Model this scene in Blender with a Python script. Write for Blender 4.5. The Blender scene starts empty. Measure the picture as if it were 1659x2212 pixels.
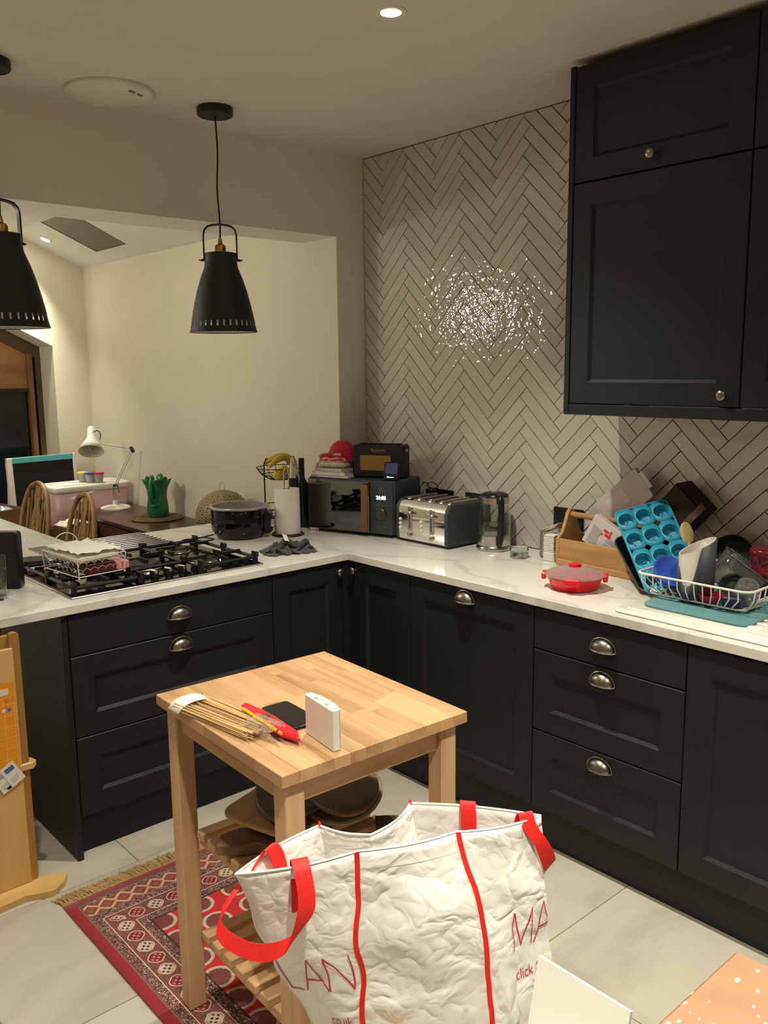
import bpy, bmesh, math, random
from mathutils import Vector, Matrix
random.seed(7)
SC = bpy.context.scene
COL = SC.collection
PI = math.pi

# ------------------------------------------------------------ camera
cam_d = bpy.data.cameras.new('camera'); cam = bpy.data.objects.new('camera', cam_d); COL.objects.link(cam)
_r = Vector((0.74729873, -0.66439457, -0.01115611)); _u = Vector((0.1164781, 0.1144464, 0.98657735)); _f = Vector((0.65419986, 0.73856744, -0.16291307))
cam.matrix_world = Matrix(((_r.x, _u.x, -_f.x, -2.24834), (_r.y, _u.y, -_f.y, -2.76561), (_r.z, _u.z, -_f.z, 1.66281), (0, 0, 0, 1)))
cam_d.sensor_fit = 'VERTICAL'; cam_d.sensor_height = 24.0; cam_d.lens = 1876.148 / 2212 * 24.0
cam_d.clip_start = 0.05
SC.camera = cam

# ------------------------------------------------------------ world (night outside), exposure
w = bpy.data.worlds.new('night'); SC.world = w; w.use_nodes = True
w.node_tree.nodes['Background'].inputs[0].default_value = (0.012, 0.014, 0.02, 1)
w.node_tree.nodes['Background'].inputs[1].default_value = 0.4
SC.view_settings.view_transform = 'Standard'; SC.view_settings.look = 'None'
SC.view_settings.gamma = 1.0; SC.view_settings.use_curve_mapping = False
SC.view_settings.exposure = 0.80
WARM = (1.0, 0.965, 0.83)

# ------------------------------------------------------------ helpers
def lin(c):
    return tuple(((x/255)/12.92 if x/255 <= .04045 else ((x/255+.055)/1.055)**2.4) for x in c)

class X_:
    """tiny node expression wrapper"""
    def __init__(s, nt, sock): s.nt, s.s = nt, sock
    def _m(s, op, *o):
        n = s.nt.nodes.new('ShaderNodeMath'); n.operation = op
        s.nt.links.new(s.s, n.inputs[0])
        for i, v in enumerate(o):
            if isinstance(v, X_): s.nt.links.new(v.s, n.inputs[i+1])
            else: n.inputs[i+1].default_value = v
        return X_(s.nt, n.outputs[0])
    def __add__(s, o): return s._m('ADD', o)
    def __sub__(s, o): return s._m('SUBTRACT', o)
    def __mul__(s, o): return s._m('MULTIPLY', o)
    def lt(s, o): return s._m('LESS_THAN', o)
    def gt(s, o): return s._m('GREATER_THAN', o)
    def abs(s): return s._m('ABSOLUTE')
    def fl(s): return s._m('FLOOR')
    def frac(s): return s._m('FRACT')
    def mn(s, o): return s._m('MINIMUM', o)
    def mx(s, o): return s._m('MAXIMUM', o)
    def mod(s, o): return s._m('MODULO', o)
    def pp(s, o): return s._m('PINGPONG', o)

def new_mat(name):
    m = bpy.data.materials.new(name); m.use_nodes = True
    return m, m.node_tree, m.node_tree.nodes['Principled BSDF']

def coords(nt, scale=(1, 1, 1), kind='Object'):
    tc = nt.nodes.new('ShaderNodeTexCoord'); mp = nt.nodes.new('ShaderNodeMapping')
    mp.inputs['Scale'].default_value = scale
    nt.links.new(tc.outputs[kind], mp.inputs[0]); return mp.outputs[0]

def noise(nt, vec, scale, detail=3, rough=.5, dist=0):
    n = nt.nodes.new('ShaderNodeTexNoise'); n.inputs['Scale'].default_value = scale
    n.inputs['Detail'].default_value = detail; n.inputs['Roughness'].default_value = rough
    n.inputs['Distortion'].default_value = dist
    nt.links.new(vec, n.inputs['Vector']); return n.outputs[0]

def ramp(nt, sock, stops, interp='LINEAR'):
    r = nt.nodes.new('ShaderNodeValToRGB'); r.color_ramp.interpolation = interp
    while len(r.color_ramp.elements) < len(stops): r.color_ramp.elements.new(.5)
    for e, (p, c) in zip(r.color_ramp.elements, stops):
        e.position = p; e.color = (*c, 1)
    nt.links.new(sock, r.inputs[0]); return r.outputs[0]

def mixc(nt, fac, a, b):
    n = nt.nodes.new('ShaderNodeMix'); n.data_type = 'RGBA'
    for s, v in ((n.inputs[0], fac), (n.inputs[6], a), (n.inputs[7], b)):
        if isinstance(v, X_): nt.links.new(v.s, s)
        elif hasattr(v, 'is_linked'): nt.links.new(v, s)
        elif isinstance(v, tuple): s.default_value = (*v, 1)
        else: s.default_value = v
    return n.outputs[2]

def M(name, rgb, rough=.5, metal=0., var=.06, vs=6, bump=0., bs=60, stretch=(1, 1, 1), coat=0., trans=0., ior=1.45, emit=None, est=0., rnd=0., alpha=1., sheen=0.):
    m, nt, b = new_mat(name)
    c = lin(rgb)
    vec = coords(nt, stretch)
    n = noise(nt, vec, vs)
    col = ramp(nt, n, [(.3, tuple(x*(1-var) for x in c)), (.7, tuple(min(1, x*(1+var)) for x in c))])
    if rnd:
        oi = nt.nodes.new('ShaderNodeObjectInfo'); hv = nt.nodes.new('ShaderNodeHueSaturation')
        v = X_(nt, oi.outputs['Random'])*(2*rnd)+(1-rnd)
        nt.links.new(v.s, hv.inputs['Value']); nt.links.new(col, hv.inputs['Color']); col = hv.outputs[0]
    nt.links.new(col, b.inputs['Base Color'])
    b.inputs['Roughness'].default_value = rough; b.inputs['Metallic'].default_value = metal
    b.inputs['IOR'].default_value = ior; b.inputs['Transmission Weight'].default_value = trans
    b.inputs['Coat Weight'].default_value = coat; b.inputs['Coat Roughness'].default_value = .05
    b.inputs['Alpha'].default_value = alpha
    if sheen: b.inputs['Sheen Weight'].default_value = sheen
    if emit: b.inputs['Emission Color'].default_value = (*emit, 1); b.inputs['Emission Strength'].default_value = est
    if bump:
        bn = nt.nodes.new('ShaderNodeBump'); bn.inputs['Strength'].default_value = 1.0; bn.inputs['Distance'].default_value = bump
        nt.links.new(noise(nt, vec, bs, 4), bn.inputs['Height']); nt.links.new(bn.outputs[0], b.inputs['Normal'])
    return m

def wood(name, a, bcol, axis=1, scale=14, rough=.5, rnd=.12, along=.09):
    """long grain along local axis"""
    m, nt, b = new_mat(name)
    st = [1, 1, 1]; st[axis] = along
    tc = nt.nodes.new('ShaderNodeTexCoord'); oi = nt.nodes.new('ShaderNodeObjectInfo')
    va = nt.nodes.new('ShaderNodeVectorMath'); va.operation = 'ADD'
    cm = nt.nodes.new('ShaderNodeCombineXYZ')
    rr = X_(nt, oi.outputs['Random'])*37.0
    for i in range(3): nt.links.new(rr.s, cm.inputs[i])
    nt.links.new(tc.outputs['Object'], va.inputs[0]); nt.links.new(cm.outputs[0], va.inputs[1])
    mp = nt.nodes.new('ShaderNodeMapping'); mp.inputs['Scale'].default_value = st; nt.links.new(va.outputs[0], mp.inputs[0])
    n = noise(nt, mp.outputs[0], scale, 5, .6, .6)
    col = ramp(nt, n, [(.32, lin(bcol)), (.55, lin(a)), (.8, tuple(min(1, x*1.08) for x in lin(a)))])
    hv = nt.nodes.new('ShaderNodeHueSaturation'); v = X_(nt, oi.outputs['Random'])*(2*rnd)+(1-rnd)
    nt.links.new(v.s, hv.inputs['Value']); nt.links.new(col, hv.inputs['Color'])
    nt.links.new(hv.outputs[0], b.inputs['Base Color']); b.inputs['Roughness'].default_value = rough
    bn = nt.nodes.new('ShaderNodeBump'); bn.inputs['Distance'].default_value = .0006
    nt.links.new(noise(nt, mp.outputs[0], scale*4, 3), bn.inputs['Height']); nt.links.new(bn.outputs[0], b.inputs['Normal'])
    return m

class MB:
    def __init__(s): s.v = []; s.f = []
    def add(s, v, f):
        o = len(s.v); s.v += [tuple(p) for p in v]; s.f += [tuple(i+o for i in q) for q in f]; return s
    def box(s, x0, x1, y0, y1, z0, z1):
        return s.add([(x0,y0,z0),(x1,y0,z0),(x1,y1,z0),(x0,y1,z0),(x0,y0,z1),(x1,y0,z1),(x1,y1,z1),(x0,y1,z1)],
                     [(0,3,2,1),(4,5,6,7),(0,1,5,4),(1,2,6,5),(2,3,7,6),(3,0,4,7)])
    def rbox(s, x0, x1, y0, y1, z0, z1, r=.003):
        """chamfered box"""
        r = min(r, (x1-x0)*.49, (y1-y0)*.49, (z1-z0)*.49)
        v = []; idx = {}
        for sx in (0, 1):
            for sy in (0, 1):
                for sz in (0, 1):
                    X = (x0, x1)[sx]; Y = (y0, y1)[sy]; Z = (z0, z1)[sz]
                    dx = r if sx == 0 else -r; dy = r if sy == 0 else -r; dz = r if sz == 0 else -r
                    for a, p in enumerate(((X, Y+dy, Z+dz), (X+dx, Y, Z+dz), (X+dx, Y+dy, Z))):
                        idx[(sx, sy, sz, a)] = len(v); v.append(p)
        f = []
        g = lambda *k: idx[k]
        for t in (0, 1):
            f.append((g(t,0,0,0), g(t,1,0,0), g(t,1,1,0), g(t,0,1,0)))
            f.append((g(0,t,0,1), g(1,t,0,1), g(1,t,1,1), g(0,t,1,1)))
            f.append((g(0,0,t,2), g(1,0,t,2), g(1,1,t,2), g(0,1,t,2)))
            for u in (0, 1):
                f.append((g(t,u,0,0), g(t,u,1,0), g(t,u,1,1), g(t,u,0,1)))
                f.append((g(t,0,u,0), g(t,1,u,0), g(t,1,u,2), g(t,0,u,2)))
                f.append((g(0,t,u,1), g(1,t,u,1), g(1,t,u,2), g(0,t,u,2)))
                for w_ in (0, 1): f.append((g(t,u,w_,0), g(t,u,w_,1), g(t,u,w_,2)))
        return s.add(v, f)
    def lathe(s, prof, n=24, c=(0, 0, 0), sx=1, sy=1, cap=(True, True), a0=0, wob=None):
        v = []; f = []; m = len(prof)
        for i in range(n):
            a = a0+2*PI*i/n
            for j, (r, z) in enumerate(prof):
                k = wob(a, j) if wob else (1, 0)
                v.append((c[0]+r*k[0]*math.cos(a)*sx, c[1]+r*k[0]*math.sin(a)*sy, c[2]+z+k[1]))
        for i in range(n):
            for j in range(m-1):
                a = i*m+j; b = ((i+1) % n)*m+j; f.append((a, b, b+1, a+1))
        if cap[0]: f.append(tuple(i*m for i in range(n))[::-1])
        if cap[1]: f.append(tuple(i*m+m-1 for i in range(n)))
        return s.add(v, f)
    def cyl(s, p0, p1, r0, r1=None, n=12, cap=True):
        return s.tube([p0, p1], [r0, r0 if r1 is None else r1], n, cap=cap)
    def tube(s, pts, r, n=8, closed=False, cap=True, flat=1.0):
        P = [Vector(p) for p in pts]; m = len(P)
        if not isinstance(r, (list, tuple)): r = [r]*m
        v = []; f = []; up = None
        for i in range(m):
            if closed: t = P[(i+1) % m]-P[i-1]
            else: t = P[min(i+1, m-1)]-P[max(i-1, 0)]
            t.normalize()
            if up is None:
                up = Vector((0, 0, 1)) if abs(t.z) < .9 else Vector((1, 0, 0))
            up = (up-t*up.dot(t))
            if up.length < 1e-6: up = t.orthogonal()
            up.normalize(); sd = t.cross(up)
            for k in range(n):
                a = 2*PI*k/n
                v.append(P[i]+(sd*math.cos(a)+up*math.sin(a)*flat)*r[i])
        for i in range(m if closed else m-1):
            for k in range(n):
                a = i*n+k; b = i*n+(k+1) % n; j = ((i+1) % m)*n
                f.append((a, b, j+(k+1) % n, j+k))
        if cap and not closed:
            f.append(tuple(range(n))[::-1]); f.append(tuple((m-1)*n+k for k in range(n)))
        return s.add(v, f)
    def prism(s, poly, z0, z1, ax='z'):
        n = len(poly)
        def P(a, b, c): return {'z': (a, b, c), 'y': (a, c, b), 'x': (c, a, b)}[ax]
        v = [P(a, b, z0) for a, b in poly]+[P(a, b, z1) for a, b in poly]
        f = [tuple(range(n))[::-1], tuple(range(n, 2*n))]+[(i, (i+1) % n, n+(i+1) % n, n+i) for i in range(n)]
        return s.add(v, f)
    def rprism(s, poly, z0, z1, r=.003, ax='z'):
        """prism with chamfered top and bottom rims (poly convex-ish, counter clockwise)"""
        n = len(poly); cx = sum(p[0] for p in poly)/n; cy = sum(p[1] for p in poly)/n
        ins = []
        for i in range(n):
            a = Vector(poly[i-1]); b = Vector(poly[i]); c = Vector(poly[(i+1) % n])
            d1 = (b-a).normalized(); d2 = (c-b).normalized(); nn = Vector((-(d1.y+d2.y), d1.x+d2.x))
            if nn.length < 1e-6: nn = Vector((cx, cy))-b
            nn.normalize(); k = max(.5, abs(nn.dot(Vector((-d1.y, d1.x)))))
            ins.append(tuple(b+nn*r/k))
        def P(a, b, c): return {'z': (a, b, c), 'y': (a, c, b), 'x': (c, a, b)}[ax]
        L = [(ins, z0), (poly, z0+r), (poly, z1-r), (ins, z1)]
        v = [P(a, b, z) for pl, z in L for a, b in pl]
        f = [tuple(range(n))[::-1], tuple(range(3*n, 4*n))]
        for j in range(3):
            for i in range(n): f.append((j*n+i, j*n+(i+1) % n, (j+1)*n+(i+1) % n, (j+1)*n+i))
        return s.add(v, f)
    def ell(s, c, rx, ry, rz, n=16, m=10):
        pr = [(math.sin(PI*j/m), -math.cos(PI*j/m)) for j in range(m+1)]
        pr[0] = (.001, -1); pr[-1] = (.001, 1)
        o = len(s.v); s.lathe(pr, n)
        for i in range(o, len(s.v)):
            x, y, z = s.v[i]; s.v[i] = (c[0]+x*rx, c[1]+y*ry, c[2]+z*rz)
        return s
    def grid(s, nu, nv, fn):
        v = [fn(i/(nu-1), j/(nv-1)) for i in range(nu) for j in range(nv)]
        f = [(i*nv+j, (i+1)*nv+j, (i+1)*nv+j+1, i*nv+j+1) for i in range(nu-1) for j in range(nv-1)]
        return s.add(v, f)
    def ribbon(s, pts, side, th=.002):
        """flat strip: pts = centre line, side(i) = half width vector, th = thickness"""
        P = [Vector(p) for p in pts]; m = len(P); v = []; f = []
        for i in range(m):
            t = (P[min(i+1, m-1)]-P[max(i-1, 0)]).normalized(); sd = Vector(side(i) if callable(side) else side)
            nn = t.cross(sd).normalized()*th/2
            v += [P[i]-sd-nn, P[i]+sd-nn, P[i]+sd+nn, P[i]-sd+nn]
        for i in range(m-1):
            for k in range(4): f.append((i*4+k, i*4+(k+1) % 4, i*4+4+(k+1) % 4, i*4+4+k))
        f += [(0, 1, 2, 3), tuple(m*4-4+k for k in (3, 2, 1, 0))]
        return s.add(v, f)
    def xf(s, mat, start=0):
        for i in range(start, len(s.v)): s.v[i] = tuple(mat @ Vector(s.v[i]))
        return s
    def mesh(s, name, mats, smooth=True, ang=35):
        me = bpy.data.meshes.new(name); me.from_pydata(s.v, [], s.f)
        bm = bmesh.new(); bm.from_mesh(me); bmesh.ops.recalc_face_normals(bm, faces=bm.faces[:]); bm.to_mesh(me); bm.free()
        if smooth:
            me.polygons.foreach_set('use_smooth', [True]*len(me.polygons)); me.set_sharp_from_angle(angle=math.radians(ang))
        for m in (mats if isinstance(mats, list) else [mats]): me.materials.append(m)
        me.update(); return me
    def build(s, name, mat, parent=None, loc=None, rot=None, smooth=True, ang=35, solid=0):
        o = bpy.data.objects.new(name, s.mesh(name, mat, smooth, ang)); COL.objects.link(o)
        if parent: o.parent = parent
        if loc: o.location = loc
        if rot: o.rotation_euler = rot
        if solid:
            md = o.modifiers.new('thickness', 'SOLIDIFY'); md.thickness = solid; md.offset = 0
        return o

def tag(o, label=None, cat=None, group=None, kind=None):
    if label: o['label'] = label
    if cat: o['category'] = cat
    if group: o['group'] = group
    if kind: o['kind'] = kind
    return o
def thing(name, label, cat, loc=(0, 0, 0), rotz=0, group=None, rot=None):
    o = bpy.data.objects.new(name, None); COL.objects.link(o); o.empty_display_size = .05
    o.location = loc; o.rotation_euler = rot or (0, 0, rotz)
    return tag(o, label, cat, group)
def struct(o): o['kind'] = 'structure'; return o
def copy_tree(o, parent=None):
    c = o.copy(); COL.objects.link(c); c.parent = parent
    for ch in list(o.children): copy_tree(ch, c)
    return c
def arc(c, r, a0, a1, n, ax='xz'):
    out = []
    for i in range(n+1):
        a = a0+(a1-a0)*i/n; p = (r*math.cos(a), r*math.sin(a))
        out.append({'xy': (c[0]+p[0], c[1]+p[1], c[2]), 'xz': (c[0]+p[0], c[1], c[2]+p[1]), 'yz': (c[0], c[1]+p[0], c[2]+p[1])}[ax])
    return out
def rrect(x0, x1, y0, y1, r, n=5):
    out = []
    for cx, cy, a in ((x1-r, y1-r, 0), (x0+r, y1-r, PI/2), (x0+r, y0+r, PI), (x1-r, y0+r, 1.5*PI)):
        out += [(cx+r*math.cos(a+PI/2*i/n), cy+r*math.sin(a+PI/2*i/n)) for i in range(n+1)]
    return out
def spl(pts, n=6, closed=False):
    P = [Vector(p) for p in pts]; out = []; m = len(P)
    for i in range(m if closed else m-1):
        if closed: a, b, c, d = P[i-1], P[i], P[(i+1) % m], P[(i+2) % m]
        else: a, b, c, d = P[max(i-1, 0)], P[i], P[i+1], P[min(i+2, m-1)]
        for k in range(n):
            t = k/n
            out.append(.5*((2*b)+(c-a)*t+(2*a-5*b+4*c-d)*t*t+(3*b-a-3*c+d)*t**3))
    if not closed: out.append(P[-1])
    return out
_font = {}
def text_mb(txt, size, bold=0.0, depth=.0004):
    """text as flat geometry in the xy plane, starting at x=0, baseline y=0"""
    cu = bpy.data.curves.new('t', 'FONT'); cu.body = txt; cu.size = size; cu.extrude = depth; cu.offset = bold*size; cu.resolution_u = 3
    o = bpy.data.objects.new('t', cu); COL.objects.link(o)
    dg = bpy.context.evaluated_depsgraph_get(); me = bpy.data.meshes.new_from_object(o.evaluated_get(dg))
    mb = MB(); mb.add([tuple(v.co) for v in me.vertices], [tuple(p.vertices) for p in me.polygons])
    bpy.data.objects.remove(o); bpy.data.curves.remove(cu); bpy.data.meshes.remove(me)
    return mb

T = 0.9055        # top of the worktop
CEIL = 2.66

# ------------------------------------------------------------ materials
m_wall = M('wall_paint', (224, 219, 208), .7, bump=.0006, bs=180, var=.02)
m_cream = M('cream_paint', (222, 212, 192), .7, bump=.0006, bs=180, var=.02)
m_ceil = M('ceiling_paint', (216, 212, 203), .75, bump=.0005, bs=160, var=.02)
m_grout = M('dark_grout', (44, 35, 25), .9, bump=.001, bs=200)
m_cab = M('painted_cabinet', (30, 32, 34), .5, bump=.0003, bs=250, var=.04)
m_cab.node_tree.nodes['Principled BSDF'].inputs['Specular IOR Level'].default_value = .35
m_carc = M('cabinet_carcass', (28, 30, 32), .5)
m_pewter = M('antique_pewter', (150, 145, 135), .33, metal=1, var=.25, vs=40)
m_chrome = M('chrome', (225, 222, 215), .07, metal=1, var=.02)
m_steel = M('brushed_steel', (185, 182, 175), .28, metal=1, var=.06)
m_black = M('black_plastic', (16, 16, 17), .35)
m_blackmat = M('black_iron', (20, 20, 20), .55, bump=.0005, bs=200)
m_glassblk = M('black_glass', (8, 8, 9), .05, var=.02)
m_white = M('white_plastic', (222, 216, 205), .35, var=.02)
m_red = M('red_plastic', (222, 30, 40), .3, var=.04)
m_rose = M('rose_black', (24, 25, 26), .5)
m_bronze = M('brass', (175, 140, 80), .25, metal=1)
m_paper = M('paper_white', (228, 221, 208), .8, bump=.0004, bs=120, var=.03)
m_wire = M('white_wire', (230, 226, 218), .35, var=.02)
m_iron = M('bronze_wire', (52, 40, 28), .45, metal=.6)
m_glass = M('clear_glass', (240, 245, 242), .02, trans=1, ior=1.45, var=.01)
m_clear = M('clear_plastic', (225, 225, 222), .12, trans=.92, ior=1.3, var=.02)

def marble():
    m, nt, b = new_mat('white_quartz')
    vec = coords(nt)
    wv = nt.nodes.new('ShaderNodeTexWave'); wv.inputs['Scale'].default_value = .9; wv.inputs['Distortion'].default_value = 14
    wv.inputs['Detail'].default_value = 4; wv.inputs['Detail Scale'].default_value = 1.2; nt.links.new(vec, wv.inputs[0])
    c = ramp(nt, wv.outputs['Fac'], [(0, lin((208, 204, 195))), (.06, lin((224, 220, 210))), (1, lin((228, 223, 212)))])
    nt.links.new(c, b.inputs['Base Color']); b.inputs['Roughness'].default_value = .12
    return m
m_quartz = marble()

def tile_mat():
    m, nt, b = new_mat('glazed_tile')
    vec = coords(nt)
    oi = nt.nodes.new('ShaderNodeObjectInfo')
    base = ramp(nt, X_(nt, oi.outputs['Random']).s, [(0, lin((195, 188, 174))), (1, lin((206, 199, 185)))])
    nt.links.new(base, b.inputs['Base Color']); b.inputs['Roughness'].default_value = .02; b.inputs['IOR'].default_value = 1.7
    n1 = noise(nt, vec, 20, 2, .5); n2 = noise(nt, vec, 62, 1, .5)
    h = X_(nt, n1)*.9+X_(nt, n2)*.42
    bn = nt.nodes.new('ShaderNodeBump'); bn.inputs['Distance'].default_value = .0030; bn.inputs['Strength'].default_value = 1
    nt.links.new(h.s, bn.inputs['Height']); nt.links.new(bn.outputs[0], b.inputs['Normal'])
    return m
m_tile = tile_mat()

def stone_mat():
    m, nt, b = new_mat('porcelain_floor')
    vec = coords(nt, (1, 2.2, 1)); oi = nt.nodes.new('ShaderNodeObjectInfo')
    va = nt.nodes.new('ShaderNodeVectorMath'); va.operation = 'ADD'; cm = nt.nodes.new('ShaderNodeCombineXYZ')
    r = X_(nt, oi.outputs['Random'])*23.0
    for i in range(3): nt.links.new(r.s, cm.inputs[i])
    nt.links.new(vec, va.inputs[0]); nt.links.new(cm.outputs[0], va.inputs[1])
    n = noise(nt, va.outputs[0], 1.6, 6, .6, 1.2)
    c = ramp(nt, n, [(.25, lin((164, 154, 138))), (.5, lin((186, 176, 160))), (.75, lin((194, 184, 168)))])
    nt.links.new(c, b.inputs['Base Color']); b.inputs['Roughness'].default_value = .32
    return m
m_floor = stone_mat()
m_fgrout = M('floor_grout', (165, 157, 142), .9)
m_pine = wood('birch_light', (192, 150, 106), (156, 110, 70), 1, 9, .5, .15)
m_pineleg = wood('birch_leg', (208, 170, 130), (180, 138, 98), 2, 9, .5, .05)
m_pinex = wood('birch_slat', (208, 166, 120), (182, 138, 92), 0, 9, .5, .06)

# ------------------------------------------------------------ the room shell
def S(name, mb, mat, parent=None, **k): return struct(mb.build(name, mat, parent, **k)) if parent is None else mb.build(name, mat, parent, **k)
floor = S('floor', MB().box(-4.2, .62, -4.6, 3.9, -.08, -.004), m_fgrout)
r0 = -.13; TH, TW = .61, 1.22
for k in range(-8, 7):
    y0 = r0+k*TH; y1 = y0+TH
    if y1 < -4.6 or y0 > 3.9: continue
    off = -1.063 if k % 2 == 0 else -1.063+.61
    for j in range(-3, 3):
        x0 = off+j*TW; x1 = x0+TW
        x0 = max(x0, -4.2); x1 = min(x1, .62)
        if x1-x0 < .05: continue
        MB().rbox(x0+.0015, x1-.0015, max(y0, -4.6)+.0015, min(y1, 3.9)-.0015, -.012, 0, .0012).build('floor_tile', m_floor, floor)

ceiling = S('ceiling', MB().box(-4.2, .62, -4.6, .59, CEIL, CEIL+.1), m_ceil)
S('wall_back', MB().prism([(.44, 0), (.62, 0), (.62, CEIL+.1), (-4.2, CEIL+.1), (-4.2, 2.285), (.44, 2.285)], .59, .86, 'y'), m_wall)
S('wall_extension', MB().box(.44, .62, .86, 3.79, 0, 2.62).box(.4393, .4402, .5915, .8605, 0, 2.2852), m_cream)
S('wall_far', MB().prism([(.44, 0), (.44, 2.402), (-.044, 2.61), (-4.2, 2.61), (-4.2, 0), (-1.5, 0), (-1.5, 1.847), (-.66, 2.279), (.182, 1.847), (.182, 0)], 3.534, 3.79, 'y'), m_cream)
S('wall_left', MB().box(-4.3, -4.2, -4.6, 3.9, 0, CEIL+.1), m_wall)
S('wall_rear', MB().box(-4.2, .62, -4.7, -4.6, 0, CEIL+.1), m_wall)
sl = lambda x: 2.402+(.44-x)*.4297
mb = MB()
def slq(pts): mb.add([(x, y, sl(x)) for x, y in pts], [tuple(range(len(pts)))])
slq([(.44, .86), (.44, 3.6), (.317, 3.6), (.317, 3.0), (.317, 2.55), (.317, .86)])
slq([(.317, .86), (.317, 2.55), (.024, 2.531), (-.044, 2.709), (-.044, .86)])
slq([(.317, 3.0), (.317, 3.6), (-.044, 3.6), (-.044, 3.0)])
mb.add([(-.044, .86, sl(-.044)), (-4.2, .86, sl(-.044)), (-4.2, 3.6, sl(-.044)), (-.044, 3.6, sl(-.044))], [(0, 1, 2, 3)])
S('ceiling_extension', mb, m_ceil, smooth=False)
m_blind = M('roof_blind', (112, 104, 88), .6, var=.08)
sk = S('window_2', MB().add([(.36, 2.5, sl(.36)+.004), (.36, 3.05, sl(.36)+.004), (-.1, 3.05, sl(-.1)+.004), (-.1, 2.5, sl(-.1)+.004),
                            (.36, 2.5, sl(.36)+.03), (.36, 3.05, sl(.36)+.03), (-.1, 3.05, sl(-.1)+.03), (-.1, 2.5, sl(-.1)+.03)],
                           [(0, 1, 2, 3), (7, 6, 5, 4), (0, 4, 5, 1), (1, 5, 6, 2), (2, 6, 7, 3), (3, 7, 4, 0)]), m_blind)
# window in the gable: timber frame, boarded top, dark glass
m_timber = wood('window_timber', (150, 104, 62), (112, 74, 42), 2, 8, .55, .04)
m_board = wood('window_board', (170, 126, 80), (140, 98, 58), 0, 5, .6, .04)
m_night = M('dark_glass', (22, 26, 30), .08, var=.2)
win = S('window_1', MB().prism([(.40, 0), (.40, 1.95), (-.66, 2.5), (-1.6, 1.95), (-1.6, 0), (-1.45, 0), (-1.45, 1.77), (-.66, 2.18), (.145, 1.77), (.145, 0)], 3.795, 3.9, 'y'), M('frame_brown', (92, 72, 46), .6))
MB().rbox(.085, .122, 3.78, 3.86, .0, 1.80, .004).build('frame_post', m_timber, win)
MB().prism([(.085, 1.545), (.085, 1.80), (-.66, 2.18), (-1.45, 1.77), (-1.45, 1.545)], 3.82, 3.85, 'y').build('boarded_head', m_board, win)
MB().rbox(-1.45, .085, 3.79, 3.85, 1.525, 1.548, .003).build('transom', M('transom_dark', (40, 34, 28), .5), win)
MB().box(-1.45, .085, 3.83, 3.845, 0, 1.525).build('pane', m_night, win)

# ------------------------------------------------------------ herringbone wall
wall_r = S('wall_right', MB().box(.617, .74, -4.6, .86, 0, CEIL+.1), m_grout)
S('wall_right_upper', MB().box(.6165, .6172, -4.6, -2.2, 0, CEIL), m_wall)
def clip(poly, ax, lim, keep_less):
    out = []
    for i in range(len(poly)):
        a, b = poly[i-1], poly[i]
        ia = (a[ax] <= lim) == keep_less or a[ax] == lim; ib = (b[ax] <= lim) == keep_less or b[ax] == lim
        if ia != ib:
            t = (lim-a[ax])/(b[ax]-a[ax]); out.append((a[0]+(b[0]-a[0])*t, a[1]+(b[1]-a[1])*t))
        if ib: out.append(b)
    return out
L_, W_, G_ = .25, .052, .0016
s2 = math.sqrt(.5)
u0 = (-.3036-2.573)*s2; v0 = (-.3036+2.573)*s2
tiles = []
for m in range(-9, 9):
    for k in range(-60, 60):
        bu = u0-k*W_+m*L_; bv = v0+k*W_+m*L_
        for (a0, a1, b0, b1) in ((bu, bu+L_, bv, bv+W_), (bu, bu+W_, bv-L_, bv)):
            poly = [(a0+G_, b0+G_), (a1-G_, b0+G_), (a1-G_, b1-G_), (a0+G_, b1-G_)]
            P = [((u+v)*s2, (v-u)*s2) for u, v in poly]          # (s=-Y, z)
            for ax, lim, kl in ((0, -.583, False), (0, 2.1, True), (1, T+.002, False), (1, CEIL-.004, True)):
                if P: P = clip(P, ax, lim, kl)
            if len(P) < 3: continue
            ar = abs(sum(P[i-1][0]*P[i][1]-P[i][0]*P[i-1][1] for i in range(len(P))))/2
            if ar < 1e-5: continue
            if min(p[0] for p in P) > .93 and max(p[1] for p in P) > 1.52 and min(p[1] for p in P) > 1.46: continue
            tiles.append((max(p[0] for p in P), P))
tiles.sort(key=lambda t: (min(p[0] for p in t[1]) > 1.62, -0.0))
rest = MB()
for i, (_, P) in enumerate(tiles):
    c = (sum(p[0] for p in P)/len(P), sum(p[1] for p in P)/len(P))
    n = len(P); mb = MB()
    def ring(x, d):
        out = []
        for p in P:
            q = Vector((c[0]-p[0], c[1]-p[1])); l = q.length; q = q*(min(d*1.6, l*.3)/l) if l else q
            out.append((x, -(p[0]+q.x), p[1]+q.y))
        return out
    tv = ring(.6172, 0)+ring(.6100, 0)+ring(.609, .0009)
    tf = [tuple(range(2*n, 3*n))]+[(j*n+a, j*n+(a+1) % n, (j+1)*n+(a+1) % n, (j+1)*n+a) for j in (0, 1) for a in range(n)]
    if i < 300: mb.add(tv, tf).build('wall_tile', m_tile, wall_r, smooth=False)
    else: rest.add(tv, tf)
if rest.v: rest.build('wall_tiles_beyond', m_tile, wall_r, smooth=False)['kind'] = 'stuff'
print('TILES', len(tiles))

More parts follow.
